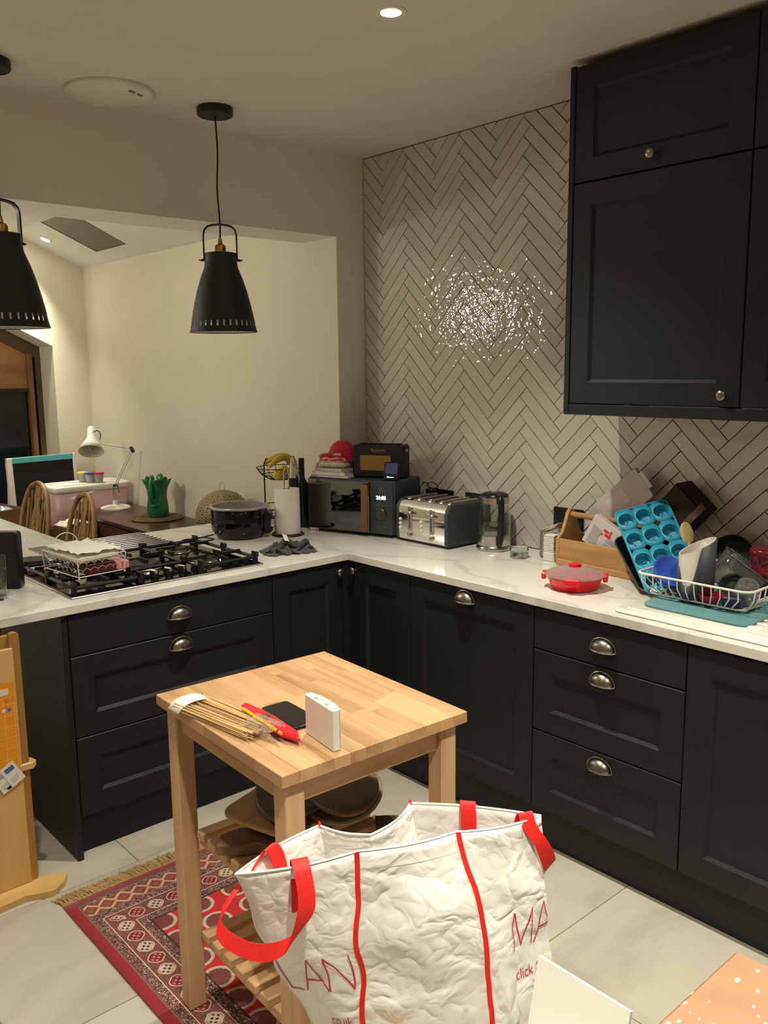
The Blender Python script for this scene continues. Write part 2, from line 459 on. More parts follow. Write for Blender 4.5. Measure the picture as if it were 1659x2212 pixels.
# ------------------------------------------------------------ recessed downlights (the room's lamps)
m_lens = M('lamp_lens', (255, 240, 215), .3, emit=WARM, est=38)
def downlight(x, y, z, energy, label, tilt=0, size=1.8, vis=True):
    t = thing('downlight', label, 'downlight', (x, y, z), 0, 'recessed ceiling downlights', rot=(0, tilt, 0))
    MB().lathe([(.030, -.001), (.030, -.004), (.043, -.005), (.046, -.002), (.046, .0)], 28, cap=(False, False)).build('trim_ring', m_white, t)
    MB().lathe([(.0005, -.0015), (.030, -.0015)], 28, cap=(False, False)).build('lens', m_lens, t)
    ld = bpy.data.lights.new('spot', 'SPOT'); ld.energy = energy; ld.color = WARM; ld.spot_size = size; ld.spot_blend = 1.0; ld.shadow_soft_size = .028
    lo = bpy.data.objects.new('lamp_light', ld); COL.objects.link(lo); lo.parent = t; lo.location = (0, 0, -.012)
    return t
DL = []
for x, y, e, lab in ((-.46, -.8, 88, 'bright recessed downlight in the ceiling above the trolley'),
                     (-.46, -2.4, 88, 'recessed downlight in the ceiling nearest the sink run'),
                     (-1.66, -.8, 40, 'recessed downlight in the ceiling over the left floor'),
                     (-1.66, -2.4, 130, 'recessed downlight in the ceiling over the shopping bag'),
                     (-2.9, -.8, 14, 'recessed downlight by the left wall, nearer the beam'),
                     (-2.9, -2.4, 20, 'recessed downlight by the left wall, nearer the rear')):
    downlight(x, y, CEIL, e, lab)
downlight(.096, 3.3, sl(.096), 85, 'small lit downlight in the sloping ceiling by the roof window', tilt=math.atan(.4297))
downlight(.096, 1.75, sl(.096), 9, 'downlight in the sloping ceiling behind the beam', tilt=math.atan(.4297))
for x, y, lab in ((-1.3, 1.7, 'downlight in the flat extension ceiling over the bar'), (-1.3, 2.9, 'downlight in the flat extension ceiling by the gable'),
                  (-2.6, 1.7, 'downlight in the flat extension ceiling near the left wall'), (-2.6, 2.9, 'downlight in the far left of the extension ceiling')):
    downlight(x, y, 2.61, 8, lab)

# lit globe pendant over the far end of the bar
gp = thing('globe_pendant', 'lit white globe pendant hanging in the extension beyond the left edge', 'pendant lamp', (-1.75, 1.95, 0))
MB().lathe([(.05, 2.61), (.052, 2.60), (.05, 2.585), (.006, 2.583)], 28).build('ceiling_rose', m_white, gp)
MB().cyl((0, 0, 2.585), (0, 0, 2.19), .003, n=8).build('cord', m_black, gp)
MB().lathe([(.022, 2.20), (.024, 2.19), (.024, 2.16)], 20).build('lamp_holder', m_bronze, gp)
MB().ell((0, 0, 2.095), .07, .07, .07, 28, 16).build('globe', M('lit_globe', (255, 244, 226), .4, emit=WARM, est=118), gp, ang=80)

# ------------------------------------------------------------ kitchen units
def shaker(w, h, th=.02, fr=.075, rec=.009, ch=.011):
    """front lying in local x (0..w), z (0..h), face at y=-th .. y=0, recessed panel"""
    mb = MB(); e = .0025
    def rect(d, y): return [(d, y, d), (w-d, y, d), (w-d, y, h-d), (d, y, h-d)]
    v = rect(0, 0)+rect(0, -th+e)+rect(e, -th)+rect(fr, -th)+rect(fr+ch, -th+rec)
    f = [(3, 2, 1, 0)]
    for j in range(4): f += [(j*4+i, j*4+(i+1) % 4, j*4+4+(i+1) % 4, j*4+4+i) for i in range(4)]
    f.append((16, 17, 18, 19)); return mb.add(v, f)
def slab(w, h, th=.02): return MB().rbox(0, w, -th, 0, 0, h, .0025)
def cup_handle(parent, x, z, y=-.02):
    """half-round pewter cup pull, centred at x, flat lip at z"""
    mb = MB(); a, b, d = .041, .034, .026
    def fn(u, v):
        th = PI*u; ph = PI/2*v
        return (x+a*math.cos(th)*math.cos(ph*.0+0)*(1-.0)*math.cos(ph), y-d*math.sin(ph)**.8, z+b*math.sin(th)*math.cos(ph)+.0)
    mb.grid(17, 8, fn)
    o = mb.build('cup_handle', m_pewter, parent, solid=.0018, ang=70)
    r = MB()
    r.tube([(x+.047*math.cos(PI*i/18), y-.002, z-.001+.040*math.sin(PI*i/18)) for i in range(19)], .0026, 6)
    r.tube([(x-.047, y-.002, z-.001), (x-.040, y-.012, z-.002), (x-.018, y-.026, z-.002), (x+.018, y-.026, z-.002), (x+.040, y-.012, z-.002), (x+.047, y-.002, z-.001)], .0026, 6)
    r.build('handle_rim', m_pewter, parent)
def knob(parent, x, z, y=-.02):
    mb = MB().lathe([(.007, 0), (.007, .002), (.005, .006), (.006, .013), (.015, .018), (.0165, .022), (.014, .027), (.006, .029)], 18)
    mb.xf(Matrix.Translation((x, y, z)) @ Matrix.Rotation(PI/2, 4, 'X')); mb.build('knob', m_pewter, parent, ang=50)
G = .0017
ZB, Z2, Z3, ZT = .155, .4385, .7250, .868
def unit(name, label, cat, w, depth, loc, rotz, fronts, z0=ZB-.005, z1=ZT+.004, back=0.0, grp='dark painted kitchen units'):
    """fronts: list of (part name, x0, x1, z0, z1, style, handle)"""
    t = thing(name, label, cat, loc, rotz, grp)
    MB().box(.001, w-.001, .0015, depth, z0, z1).build('body', m_carc, t)
    for nm, x0, x1, a, b, st, hd in fronts:
        mb = shaker(x1-x0-2*G, b-a-2*G) if st == 's' else slab(x1-x0-2*G, b-a-2*G)
        d = mb.build(nm, m_cab, t, loc=(x0+G, 0, a+G), smooth=False)
        if hd: (cup_handle if hd[0] == 'c' else knob)(d, hd[1]-x0-G, hd[2]-a-G)
    return t
# left run (faces -Y): local x along +X ; face plane must be at y=0 -> unit origin y=+.02
unit('drawer_unit', 'wide dark three-drawer unit under the gas hob', 'drawers', .811, .56, (-1.197, .02, 0), 0,
     [('drawer', 0, .811, ZB, Z2, 's', ('c', .406, .39)), ('drawer', 0, .811, Z2, Z3, 's', ('c', .406, .672)), ('drawer', 0, .811, Z3, ZT, 'p', ('c', .406, .787))])
unit('corner_cabinet', 'dark shaker corner cupboard right of the hob drawers', 'cabinet', .352, .56, (-.386, .02, 0), 0,
     [('door', 0, .352, ZB, ZT, 's', ('k', .325, .832))])
# right run (faces -X): rotate by -90deg: local x -> -Y, local y -> +X
RR = -PI/2
unit('corner_cabinet', 'narrow dark shaker cupboard beside the dishwasher in the corner', 'cabinet', .342, .56, (.02, -.030, 0), RR,
     [('door', 0, .342, ZB, ZT, 's', ('k', .016, .836))])
unit('dishwasher', 'integrated dishwasher behind a tall dark shaker door with cup pull', 'dishwasher', .61, .56, (.02, -.372, 0), RR,
     [('door', 0, .61, ZB, ZT, 's', ('c', .295, .826))])
unit('drawer_unit', 'dark three-drawer unit between dishwasher and sink cupboard', 'drawers', .559, .56, (.02, -.982, 0), RR,
     [('drawer', 0, .559, ZB, Z2, 's', ('c', .276, .384)), ('drawer', 0, .559, Z2, Z3, 's', ('c', .276, .672)), ('drawer', 0, .559, Z3, ZT, 'p', ('c', .276, .783))])
unit('sink_cabinet', 'dark shaker cupboard under the sink at the right edge', 'cabinet', .60, .56, (.02, -1.541, 0), RR,
     [('door', 0, .60, ZB, ZT, 's', None)])
unit('base_cabinet', 'dark base cupboard beyond the sink, right of the frame', 'cabinet', .56, .56, (.02, -2.141, 0), RR,
     [('door', 0, .56, ZB, ZT, 's', None)])
tag(MB().prism([(-.0345, .0), (.0, .0), (.0, -.0305), (.03, -.0305), (.03, .03), (-.0345, .03)], ZB-.005, ZT+.004).build('corner_post', m_cab, smooth=False), 'dark filler post in the corner between the two cupboard doors', 'corner post')
tag(MB().rbox(-1.219, -1.1985, .0, .60, 0, ZT+.005, .002).build('end_panel', m_cab, smooth=False), 'dark end panel closing the hob run, reaching the floor', 'panel')
tag(MB().rbox(-1.197, -.0, .60, .62, 0, ZT+.005, .002).build('back_panel', m_cab, smooth=False), 'dark back panel behind the hob run facing the extension', 'panel')
S('trim_1', MB().rbox(-1.197, .045, .05, .066, .0, ZB-.008, .001), m_cab, smooth=False)
S('trim_2', MB().rbox(.045, .061, -2.7, .05, .0, ZB-.008, .001), m_cab, smooth=False)
wt = MB().prism([(-1.95, -.0115), (-.0115, -.0115), (-.0115, -2.7), (.608, -2.7), (.608, .588), (.438, .588), (.438, 1.03), (-.766, 1.03), (-.766, 2.35), (-1.95, 2.35)], T-.030, T)
wo = wt.build('worktop', m_quartz, smooth=False); bv = wo.modifiers.new('edge', 'BEVEL'); bv.width = .002; bv.segments = 2
tag(wo, 'white veined quartz worktop running round the corner', 'worktop')
for x, y, lb in ((-1.88, .1, 'square dark leg under the near end of the bar'), (-1.88, 2.25, 'square dark leg under the far left corner of the bar'), (-.84, 2.25, 'square dark leg under the far right corner of the bar')):
    tag(MB().rbox(x-.03, x+.03, y-.03, y+.03, 0, T-.031, .003).build('bar_leg', m_cab), lb, 'leg', 'bar legs')

# wall units (front at x=.27)
def wunit(name, label, y0, w, z0, z1, hd):
    t = thing(name, label, 'cabinet', (.29, y0, 0), RR, 'dark wall cupboards')
    MB().box(.001, w-.001, .0015, .318, z0, z1).build('body', m_carc, t)
    d = shaker(w-2*G, z1-z0-2*G, fr=.072).build('door', m_cab, t, loc=(G, 0, z0+G), smooth=False)
    if hd: knob(d, hd[0]-G, hd[1]-z0-G)
wunit('wall_cabinet', 'tall dark wall cupboard with a knob at its lower corner', -.904, .618, 1.534, 2.266, (.569, 1.572))
wunit('top_cabinet', 'dark top cupboard with a low central knob, under the ceiling', -.904, .618, 2.268, 2.636, (.298, 2.311))
wunit('wall_cabinet', 'dark wall cupboard cut by the right edge of the photo', -1.522, .618, 1.534, 2.266, None)
wunit('top_cabinet', 'dark top cupboard cut by the upper right corner of the photo', -1.522, .618, 2.268, 2.636, None)
tag(MB().rbox(.269, .608, -.903, -.882, 1.497, 2.64, .002).build('end_panel', m_cab, smooth=False), 'dark panel closing the left side of the wall cupboards', 'panel')
tag(MB().rbox(.269, .289, -2.14, -.9035, 1.497, 1.533, .002).build('light_pelmet', m_cab, smooth=False), 'dark pelmet strip along the underside of the wall cupboards', 'pelmet')

# ------------------------------------------------------------ pendants and ceiling disc
m_shade = M('shade_black', (30, 31, 32), .55, bump=.0002, bs=300)
m_shadein = M('shade_white', (205, 200, 195), .5)
def slot_shade(t):
    """bell shade with a ring of cut slots near the rim"""
    out = [(.062, 0), (.0625, -.03), (.066, -.055), (.082, -.095), (.098, -.145), (.112, -.20), (.1215, -.245), (.1245, -.262), (.1275, -.283), (.133, -.305)]
    n = 128; mo = MB(); mi = MB()
    def shell(prof, dr, mb):
        m = len(prof); v = []; f = []
        for i in range(n):
            a = 2*PI*i/n
            for r, z in prof: v.append(((r-dr)*math.cos(a), (r-dr)*math.sin(a), z))
        for i in range(n):
            for j in range(m-1):
                if j == 7 and i % 4 == 0: continue        # the slots
                a = i*m+j; b = ((i+1) % n)*m+j; f.append((a, b, b+1, a+1))
        mb.add(v, f)
    shell(out, 0, mo); mo.lathe([(.020, .001), (.062, 0)], 48, cap=(False, False))
    o = mo.build('shade', m_shade, t, loc=(0, 0, 2.118), ang=60)
    shell(out, .0022, mi); mi.build('shade_lining', m_shadein, o, ang=60)
    MB().lathe([(.1305, -.3055), (.1335, -.3055), (.1335, -.302), (.1305, -.302), (.1305, -.3055)], 48, cap=(False, False)).build('rim', m_shade, o)
    return o
def pendant(x, y, rz, label):
    t = thing('pendant_lamp', label, 'pendant lamp', (x, y, 0), rz, 'black pendant lamps over the hob')
    MB().lathe([(.066, 2.66), (.0685, 2.655), (.0685, 2.632), (.064, 2.628), (.008, 2.628)], 36, cap=(True, True)).build('ceiling_rose', m_rose, t)
    MB().tube(spl([(0, 0, 2.63), (.004, .002, 2.5), (-.003, 0, 2.36), (.002, 0, 2.24), (0, 0, 2.17)], 5), .0033, 8).build('cord', m_black, t)
    slot_shade(t)
    MB().lathe([(.006, 2.175), (.008, 2.165), (.009, 2.155), (.020, 2.148), (.022, 2.14), (.022, 2.118)], 24).build('lamp_holder', m_bronze, t)
    h = [(-.064, 0, 2.095)]+[(-.064+.0, 0, 2.17)]+[(-.0635+.035*(1-math.cos(a)), 0, 2.19+.035*math.sin(a)) for a in (0, .5, 1.0, 1.57)]+[(0, 0, 2.228)]
    h = h+[(-p[0], p[1], p[2]) for p in h[::-1][1:]]
    MB().ribbon(h, (0, .010, 0), .006).build('bracket', m_rose, t)
    for s_ in (-1, 1):
        b = MB().cyl((s_*.062, 0, 2.092), (s_*.076, 0, 2.092), .005, n=10); b.tube([(s_*.076, -.004, 2.09), (s_*.081, .0, 2.092), (s_*.084, .01, 2.094)], .0028, 6)
        b.build('wing_bolt', m_rose, t)
    MB().ell((0, 0, 2.05), .03, .03, .045).build('bulb', M('bulb_off', (230, 228, 220), .25), t)
pendant(-.37, .31, -.55, 'black bell pendant lamp with a slotted rim, hanging near the tiled wall')
pendant(-1.205, .31, .1, 'black bell pendant lamp cut off by the left edge of the photo')
t = thing('ceiling_disc', 'flat white round access point on the ceiling', 'ceiling unit', (-.765, .372, CEIL), .4)
MB().lathe([(.156, 0), (.158, -.008), (.15, -.018), (.10, -.027), (.04, -.031), (.001, -.032)], 56, cap=(True, False)).build('cover', m_white, t, ang=60)
m_grey = M('grey_print', (120, 118, 112), .6)
for a_ in ((-.02, -.118, .026, .012), (.022, -.118, .022, .010)):
    MB().rbox(a_[0]-a_[2]/2, a_[0]+a_[2]/2, a_[1]-a_[3]/2, a_[1]+a_[3]/2, -.027, -.0235, .001).build('label_patch', m_grey, t)

# ------------------------------------------------------------ gas hob
hob = thing('gas_hob', 'black five-burner gas hob set into the worktop', 'hob', (-.77, .322, T))
MB().rbox(-.386, .386, -.262, .262, .0002, .006, .002).build('steel_edge', m_steel, hob)
MB().rbox(-.378, .378, -.254, .254, .004, .0085, .0015).build('hob_plate', m_glassblk, hob)
def burner(x, y, r):
    b = MB().lathe([(r*1.15, .0085), (r*1.15, .012), (r, .014), (r*.95, .024)], 28).build('burner_base', m_steel, hob, loc=(x, y, 0))
    MB().lathe([(r*.9, .024), (r*.92, .027), (r*.85, .031), (r*.3, .032)], 28).build('burner_cap', m_blackmat, b)
burner(-.245, -.135, .034); burner(-.245, .13, .042); burner(0, -.01, .068); burner(.235, .155, .048); burner(.235, -.10, .030)
def grate(x0, x1, y0, y1):
    mb = MB(); r = .007; zt = .045
    mb.tube([(x0, y0, .03), (x1, y0, .03), (x1, y1, .03), (x0, y1, .03)], r, 4, closed=True)
    cx, cy = (x0+x1)/2, (y0+y1)/2
    for yy in (y0+.11, y1-.11) if (y1-y0) > .4 else (cy,):
        for sx in (-1, 1):
            mb.box(min(cx+sx*.035, (x0, x1)[sx > 0]), max(cx+sx*.035, (x0, x1)[sx > 0]), yy-.005, yy+.005, .033, zt)
        for a, b in ((yy-.105, yy-.035), (yy+.035, yy+.105)):
            mb.box(cx-.005, cx+.005, a, b, .033, zt)
    for xx in (x0, x1):
        for yy in (y0, cy, y1): mb.box(xx-.008, xx+.008, yy-.008, yy+.008, .0085, .037); mb.box(xx-.005, xx+.005, yy-.018, yy+.018, .033, zt+.006)
    mb.build('grate', m_blackmat, hob, smooth=False)
grate(-.365, -.125, -.235, .235); grate(-.115, .115, -.115, .235); grate(.125, .365, -.235, .235)
for i in range(5):
    k = MB().lathe([(.019, .0085), (.019, .014), (.016, .02), (.0155, .032)], 20).build('knob', m_black, hob, loc=(-.10+.057*i, -.185, 0))
    MB().rbox(-.006, .006, -.017, .017, .020, .036, .002).build('knob_grip', m_steel, k, rot=(0, 0, .1*i))

# wire basket with napkins on the hob
bk = thing('wire_basket', 'cream chicken-wire basket standing on the left of the hob', 'basket', (-1.022, .262, T+.052), .10)
bw, bd, bh = .088, .125, .068
mb = MB()
for z, e in ((.002, 0), (bh, .006)):
    mb.tube([(p[0], p[1], z) for p in rrect(-bw-e, bw+e, -bd-e, bd+e, .015, 3)], .0022, 6, closed=True)
for sx in (-1, 1):
    for sy in (-1, 1): mb.tube([(sx*bw, sy*bd, .0), (sx*(bw+.005), sy*(bd+.005), bh)], .0018, 5); mb.ell((sx*bw, sy*bd, -.003), .004, .004, .004, 8, 6)
mb.build('frame', m_wire, bk)
mb = MB()
def hexrow(n, fn):
    for i in range(n):
        for j in range(3):
            u = (i+.5*(j % 2))/n; du = .5/n; zz = .008+j*.024
            a = [(u-du, zz+.008), (u-du, zz+.016), (u, zz+.024), (u+du, zz+.016), (u+du, zz+.008)]
            a = [(min(max(p[0], 0), 1), min(p[1], bh)) for p in a]
            mb.tube([fn(*p) for p in a], .0008, 3, cap=False)
hexrow(6, lambda u, z: (-bw+2*bw*u, -bd-z*.07, z)); hexrow(6, lambda u, z: (-bw+2*bw*u, bd+z*.07, z))
hexrow(8, lambda u, z: (-bw-z*.07, -bd+2*bd*u, z)); hexrow(8, lambda u, z: (bw+z*.07, -bd+2*bd*u, z))
mb.build('mesh_wires', m_wire, bk)
MB().tube(arc((0, bd+.004, bh), .05, 0, PI, 10, 'xz'), .002, 6).build('handle', m_wire, bk)
m_nap = M('napkin_cream', (226, 214, 188), .85, bump=.001, bs=60)
mb = MB().rbox(-.080, .080, -.115, .115, .048, .078, .008)
tag(mb.build('napkin_pack', m_nap, loc=(-1.022, .262, T+.052), rot=(.0, -.02, .10)), 'cream pack of paper napkins in the wire basket', 'napkins')
mb = MB().add(*(lambda n: ([(-.086+.172*(i % n)/(n-1), -.122+.244*(i//n)/(n-1), .0815+.006*math.sin(i*1.7)*math.cos(i*.6)+.004*random.random()) for i in range(n*n)], [(i*n+j, i*n+j+1, i*n+n+j+1, i*n+n+j) for i in range(n-1) for j in range(n-1)]))(12))
tag(mb.build('napkin_wrapper', m_paper, loc=(-1.022, .262, T+.052), rot=(0, 0, .10), solid=.001), 'crumpled clear-white wrapper lying over the napkin pack', 'wrapper')
tag(MB().rbox(-.08, .025, -.115, .02, .005, .042, .003).build('maroon_box', M('maroon_card', (92, 28, 36), .5), loc=(-.985, .27, T+.047), rot=(0, 0, .08)), 'maroon carton low inside the wire basket', 'box')
tag(MB().rbox(.03, .08, -.118, -.03, .005, .036, .004).build('pink_packet', M('pink_card', (222, 140, 136), .5), loc=(-.985, .27, T+.047), rot=(0, 0, .08)), 'pink and cream packet in the corner of the wire basket', 'packet')

# rolled-out rod rack behind the hob
rr = thing('rod_rack', 'steel roll-out rod rack laid on the worktop behind the hob', 'drying rack', (-.70, .815, T+.0))
for i in range(11):
    y = -.195+.039*i*.98
    MB().tube([(-.262, y, .006), (.262, y, .006)], .0042, 8).build('rod', m_steel, rr)
for sx in (-1, 1): MB().rbox(sx*.235-.005, sx*.235+.005, -.205, .195, .0002, .0045, .001).build('silicone_strip', m_black, rr)

t = tag(MB().rprism([(-.06, -.055), (.065, -.05), (.06, .045), (.0, .06), (-.075, .05)], .0005, .009, .002).build('black_slate', M('slate', (38, 34, 31), .6, bump=.0008, bs=90), loc=(-1.035, .775, T), rot=(0, 0, -.25)), 'thin dark slate slab on the worktop left of the hob', 'slate')
sp = thing('black_speaker', 'upright black speaker cut by the left edge of the worktop view', 'speaker', (-1.27, .40, T), -.72)
MB().rprism(rrect(-.075, .075, 0, .205, .012), -.022, .022, .004, 'y').build('body', m_black, sp)
MB().rprism(rrect(-.066, .066, .01, .195, .009), -.0235, -.0205, .001, 'y').build('grille', M('grille_cloth', (34, 34, 34), .85, bump=.0006, bs=500), sp)
gl = thing('glass_tumbler', 'cut glass tumbler in front of the black speaker', 'glass', (-1.335, .245, T))
MB().lathe([(.030, .0003), (.037, .15), (.035, .15), (.029, .012), (.001, .011)], 20, cap=(True, False), wob=lambda a, j: (1+.018*math.cos(10*a) if j < 2 else 1, 0)).build('tumbler_wall', m_glass, gl, ang=20)

# slow cooker
ck = thing('slow_cooker', 'black electric cooking pot without its lid beside the hob', 'slow cooker', (-.13, .63, T))
MB().lathe([(.098, .0), (.108, .006), (.128, .035), (.130, .06), (.130, .135), (.127, .138)], 40, cap=(True, False)).build('body', M('gloss_black', (14, 14, 15), .12), ck, ang=50)
MB().lathe([(.136, .138), (.137, .143), (.131, .147), (.122, .146), (.119, .11), (.114, .04), (.09, .025), (.001, .024)], 40, cap=(False, False)).build('inner_pot', M('grey_enamel', (176, 174, 170), .22, metal=.4), ck, ang=50)
MB().lathe([(.1275, .1375), (.138, .1375), (.138, .1425), (.1275, .1425)], 40, cap=(False, False)).build('rim', m_steel, ck)
ca = -.55
mb = MB().rbox(-.012, .02, -.045, .045, .02, .115, .006); mb.xf(Matrix.Rotation(ca-.2, 4, 'Z') @ Matrix.Translation((.128, 0, 0))); mb.build('control_block', m_black, ck)
d = MB().lathe([(.020, 0), (.019, .012), (.015, .014)], 20); d.xf(Matrix.Rotation(ca-.2, 4, 'Z') @ Matrix.Translation((.148, 0, .06)) @ Matrix.Rotation(PI/2, 4, 'Y')); d.build('dial', m_chrome, ck)
for s_ in (ca+PI/2-.35, ca-PI/2-.35):
    h = MB().rbox(.122, .155, -.03, .03, .085, .10, .006); h.xf(Matrix.Rotation(s_, 4, 'Z')); h.build('handle', m_black, ck)
MB().tube(spl([(-.12, .03, .02), (-.17, .07, .006), (-.25, .08, .005), (-.27, .03, .005), (-.2, -.01, .006), (-.14, .0, .006), (-.17, .05, .01), (-.24, .05, .006)], 8), .0035, 8).build('power_cord', m_black, ck)

# kitchen roll on a wire holder
kh = thing('roll_holder', 'wire kitchen roll holder with a looped top', 'roll holder', (.05, .505, T))
MB().tube([(.072*math.cos(a), .072*math.sin(a), .004) for a in [2*PI*i/28 for i in range(28)]], .004, 6, closed=True).build('base_ring', m_iron, kh)
MB().tube([(-.013, 0, .004), (-.013, 0, .285)]+[(-.013*math.cos(a), 0, .285+.025*math.sin(a)) for a in (.6, 1.2, PI/2, 1.94, 2.54)]+[(.013, 0, .285), (.013, 0, .004)], .003, 6).build('loop_post', m_steel, kh)
MB().tube([(-.072, 0, .004), (.072, 0, .004)], .0035, 6).build('cross_bar', m_iron, kh)
tag(MB().lathe([(.021, .010), (.058, .010), (.059, .013), (.059, .212), (.0565, .216), (.021, .216), (.021, .010)], 40, cap=(False, False)).build('kitchen_roll', m_paper, loc=(.05, .505, T), ang=50), 'white kitchen paper roll standing left of the microwave', 'kitchen roll')

# two-tier wire fruit stand, fruit, bottle, opener
fs = thing('fruit_stand', 'two-tier dark wire fruit basket behind the kitchen roll', 'fruit stand', (.215, .79, T))
def bowl(z, r):
    mb = MB()
    for rr_, zz in ((r, .065), (r*.78, .03), (r*.45, .008)):
        mb.tube([(rr_*math.cos(a), rr_*math.sin(a), z+zz) for a in [2*PI*i/28 for i in range(28)]], .0022, 5, closed=True)
    for i in range(16):
        a = 2*PI*i/16; mb.tube([(q*math.cos(a), q*math.sin(a), z+zz) for q, zz in ((r, .065), (r*.78, .03), (r*.45, .008), (r*.1, .003))], .0016, 4)
    return mb
bowl(.02, .122).build('lower_bowl', m_iron, fs); bowl(.215, .118).build('upper_bowl', m_iron, fs)
MB().tube([(-.095, 0, .0), (-.095, 0, .30), (-.085, 0, .325), (-.05, 0, .335), (.05, 0, .335), (.085, 0, .325), (.095, 0, .30), (.095, 0, .0)], .0035, 6).build('hoop', m_iron, fs)
MB().tube([(.1*math.cos(a), .1*math.sin(a), .004) for a in [2*PI*i/24 for i in range(24)]], .004, 6, closed=True).build('foot_ring', m_iron, fs)
m_ban = M('banana', (214, 178, 62), .5, var=.2, vs=14)
def banana(c, rz, rx, label):
    P = [(.085*math.cos(a), 0, .085*math.sin(a)) for a in [(.15+.14*i)*PI for i in range(6)]]
    R_ = [.006, .014, .017, .017, .014, .006]
    b = MB().tube(spl(P, 4), [R_[min(5, int(i/4))]*(1-(i % 4)/4)+R_[min(5, int(i/4)+1)]*((i % 4)/4) for i in range(21)], 8)
    tag(b.build('banana', m_ban, loc=c, rot=(rx, 0, rz), ang=60), label, 'banana', 'fruit in the wire stand')
banana((.160, .745, T+.262), .3, .5, 'ripe banana leaning in the upper wire bowl'); banana((.215, .80, T+.272), -.35, .7, 'banana with its tip up at the top of the fruit stand')
m_lem = M('lemon', (224, 190, 60), .45, bump=.001, bs=120)
for c, l in (((.165, .725, T+.253), 'yellow lemon in the upper wire bowl'), ((.265, .715, T+.068), 'yellow lemon low in the stand beside the microwave'), ((.262, .835, T+.253), 'lemon at the back of the upper wire bowl')):
    tag(MB().ell(c, .036, .03, .03).build('lemon', m_lem, ang=60), l, 'lemon', 'fruit in the wire stand')
wo_ = thing('wine_opener', 'tall black and chrome electric opener behind the kitchen roll', 'opener', (.135, .565, T))
MB().lathe([(.024, 0), (.025, .004), (.021, .03), (.019, .06)], 20).build('chrome_foot', m_chrome, wo_)
MB().lathe([(.019, .06), (.020, .09), (.021, .20), (.022, .255)], 20).build('grip', m_black, wo_)
MB().lathe([(.022, .255), (.022, .30), (.017, .325), (.012, .345), (.006, .35)], 20).build('chrome_head', m_chrome, wo_)
wb = thing('wine_bottle', 'dark green bottle with a black neck left of the microwave', 'bottle', (.225, .625, T))
m_bot = M('green_glass', (22, 34, 22), .08)
MB().lathe([(.034, 0), (.037, .006), (.037, .19), (.030, .215), (.015, .24), (.0135, .25)], 24).build('body', m_bot, wb, ang=50)
MB().lathe([(.0142, .25), (.0142, .335), (.012, .337)], 20).build('neck_foil', m_black, wb)

# crumpled grey cloth
def crumple(u, v):
    x = (u-.5)*.21; y = (v-.5)*.13
    r_ = max(0, 1-((x/.105)**2+(y/.066)**2))
    z = .004+.045*r_**.6*(.45+.55*abs(math.sin(23*u+6*math.sin(9*v)))*abs(math.cos(15*v+5*u)))
    return (x+.012*math.sin(31*v+4*u), y+.010*math.cos(27*u-3*v), z)
cl = thing('dish_cloth', 'crumpled dark grey cloth on the worktop by the inner corner', 'cloth', (-.175, .185, T), -.35)
MB().grid(30, 22, crumple).build('fabric', M('grey_cloth', (72, 74, 74), .9, bump=.0008, bs=300, sheen=.3), cl, solid=.003, ang=60)
MB().tube(spl([(-.06, -.05, .02), (-.02, -.03, .055), (.03, -.045, .03), (.07, -.02, .045), (.09, .02, .012)], 6), .011, 8).build('fold', M('grey_cloth_b', (62, 64, 64), .9, bump=.0008, bs=300), cl)
MB().rbox(-.012, .012, -.018, .018, 0, .0015, .0005).build('care_label', m_paper, cl, loc=(-.02, -.035, .068), rot=(.7, .3, .4))

# ------------------------------------------------------------ microwave and what stands on it
ang = math.radians(18)
mw = thing('microwave', 'dark grey microwave with a mirrored door and wooden handle', 'microwave', (.335, .08, T), PI/2+ang)
# local x runs to the left of the photo (+Y), local y points away from the front (-X is +y) -> front face at y=0
m_mw = M('slate_blue_metal', (52, 58, 64), .45)
m_mirror = M('mirror_glass', (105, 108, 108), .03, metal=1, var=.02)
MB().rbox(0, .47, -.25, 0, .012, .258, .008).build('body', m_mw, mw)
MB().rbox(.128, .465, .0005, .012, .018, .252, .003).build('door', m_mirror, mw)
MB().rbox(.004, .122, .0005, .010, .018, .252, .003).build('control_panel', m_mw, mw)
MB().rbox(.124, .158, .022, .036, .03, .242, .004).build('door_handle', wood('walnut_handle', (132, 84, 50), (100, 60, 34), 2, 10, .5, .02), mw)
for z in (.045, .225): MB().rbox(.132, .15, .011, .024, z, z+.012, .002).build('handle_bracket', m_black, mw)
kb = MB().lathe([(.026, 0), (.026, .012), (.022, .016), (.012, .016)], 28); kb.xf(Matrix.Translation((.063, .010, .112)) @ Matrix.Rotation(-PI/2, 4, 'X')); kb.build('dial', M('dial_dark', (58, 56, 54), .35), mw)
kb = MB().lathe([(.0255, .0), (.0285, .0), (.0285, .006), (.0255, .006)], 28, cap=(False, False)); kb.xf(Matrix.Translation((.063, .010, .112)) @ Matrix.Rotation(-PI/2, 4, 'X')); kb.build('dial_ring', m_bronze, mw)
m_led = M('white_led', (235, 245, 255), .4, emit=(.75, .9, 1), est=6)
def on_front(mb, x, z, y):   # text plane -> front of unit facing local +y, reading right way
    return mb.xf(Matrix.Translation((x, y, z)) @ Matrix(((-1, 0, 0, 0), (0, 0, 1, 0), (0, 1, 0, 0), (0, 0, 0, 1))))
on_front(text_mb('21:08', .022, .02), .088, .176, .0105).build('clock_digits', m_led, mw)
on_front(text_mb('S', .018), .069, .214, .0105).build('emblem_letter', m_grey, mw)
kb = MB().lathe([(.010, .0), (.0113, .0), (.0113, .0008), (.010, .0008)], 24, cap=(False, False)); kb.xf(Matrix.Translation((.063, .0102, .220)) @ Matrix.Rotation(-PI/2, 4, 'X')); kb.build('emblem_ring', m_grey, mw)
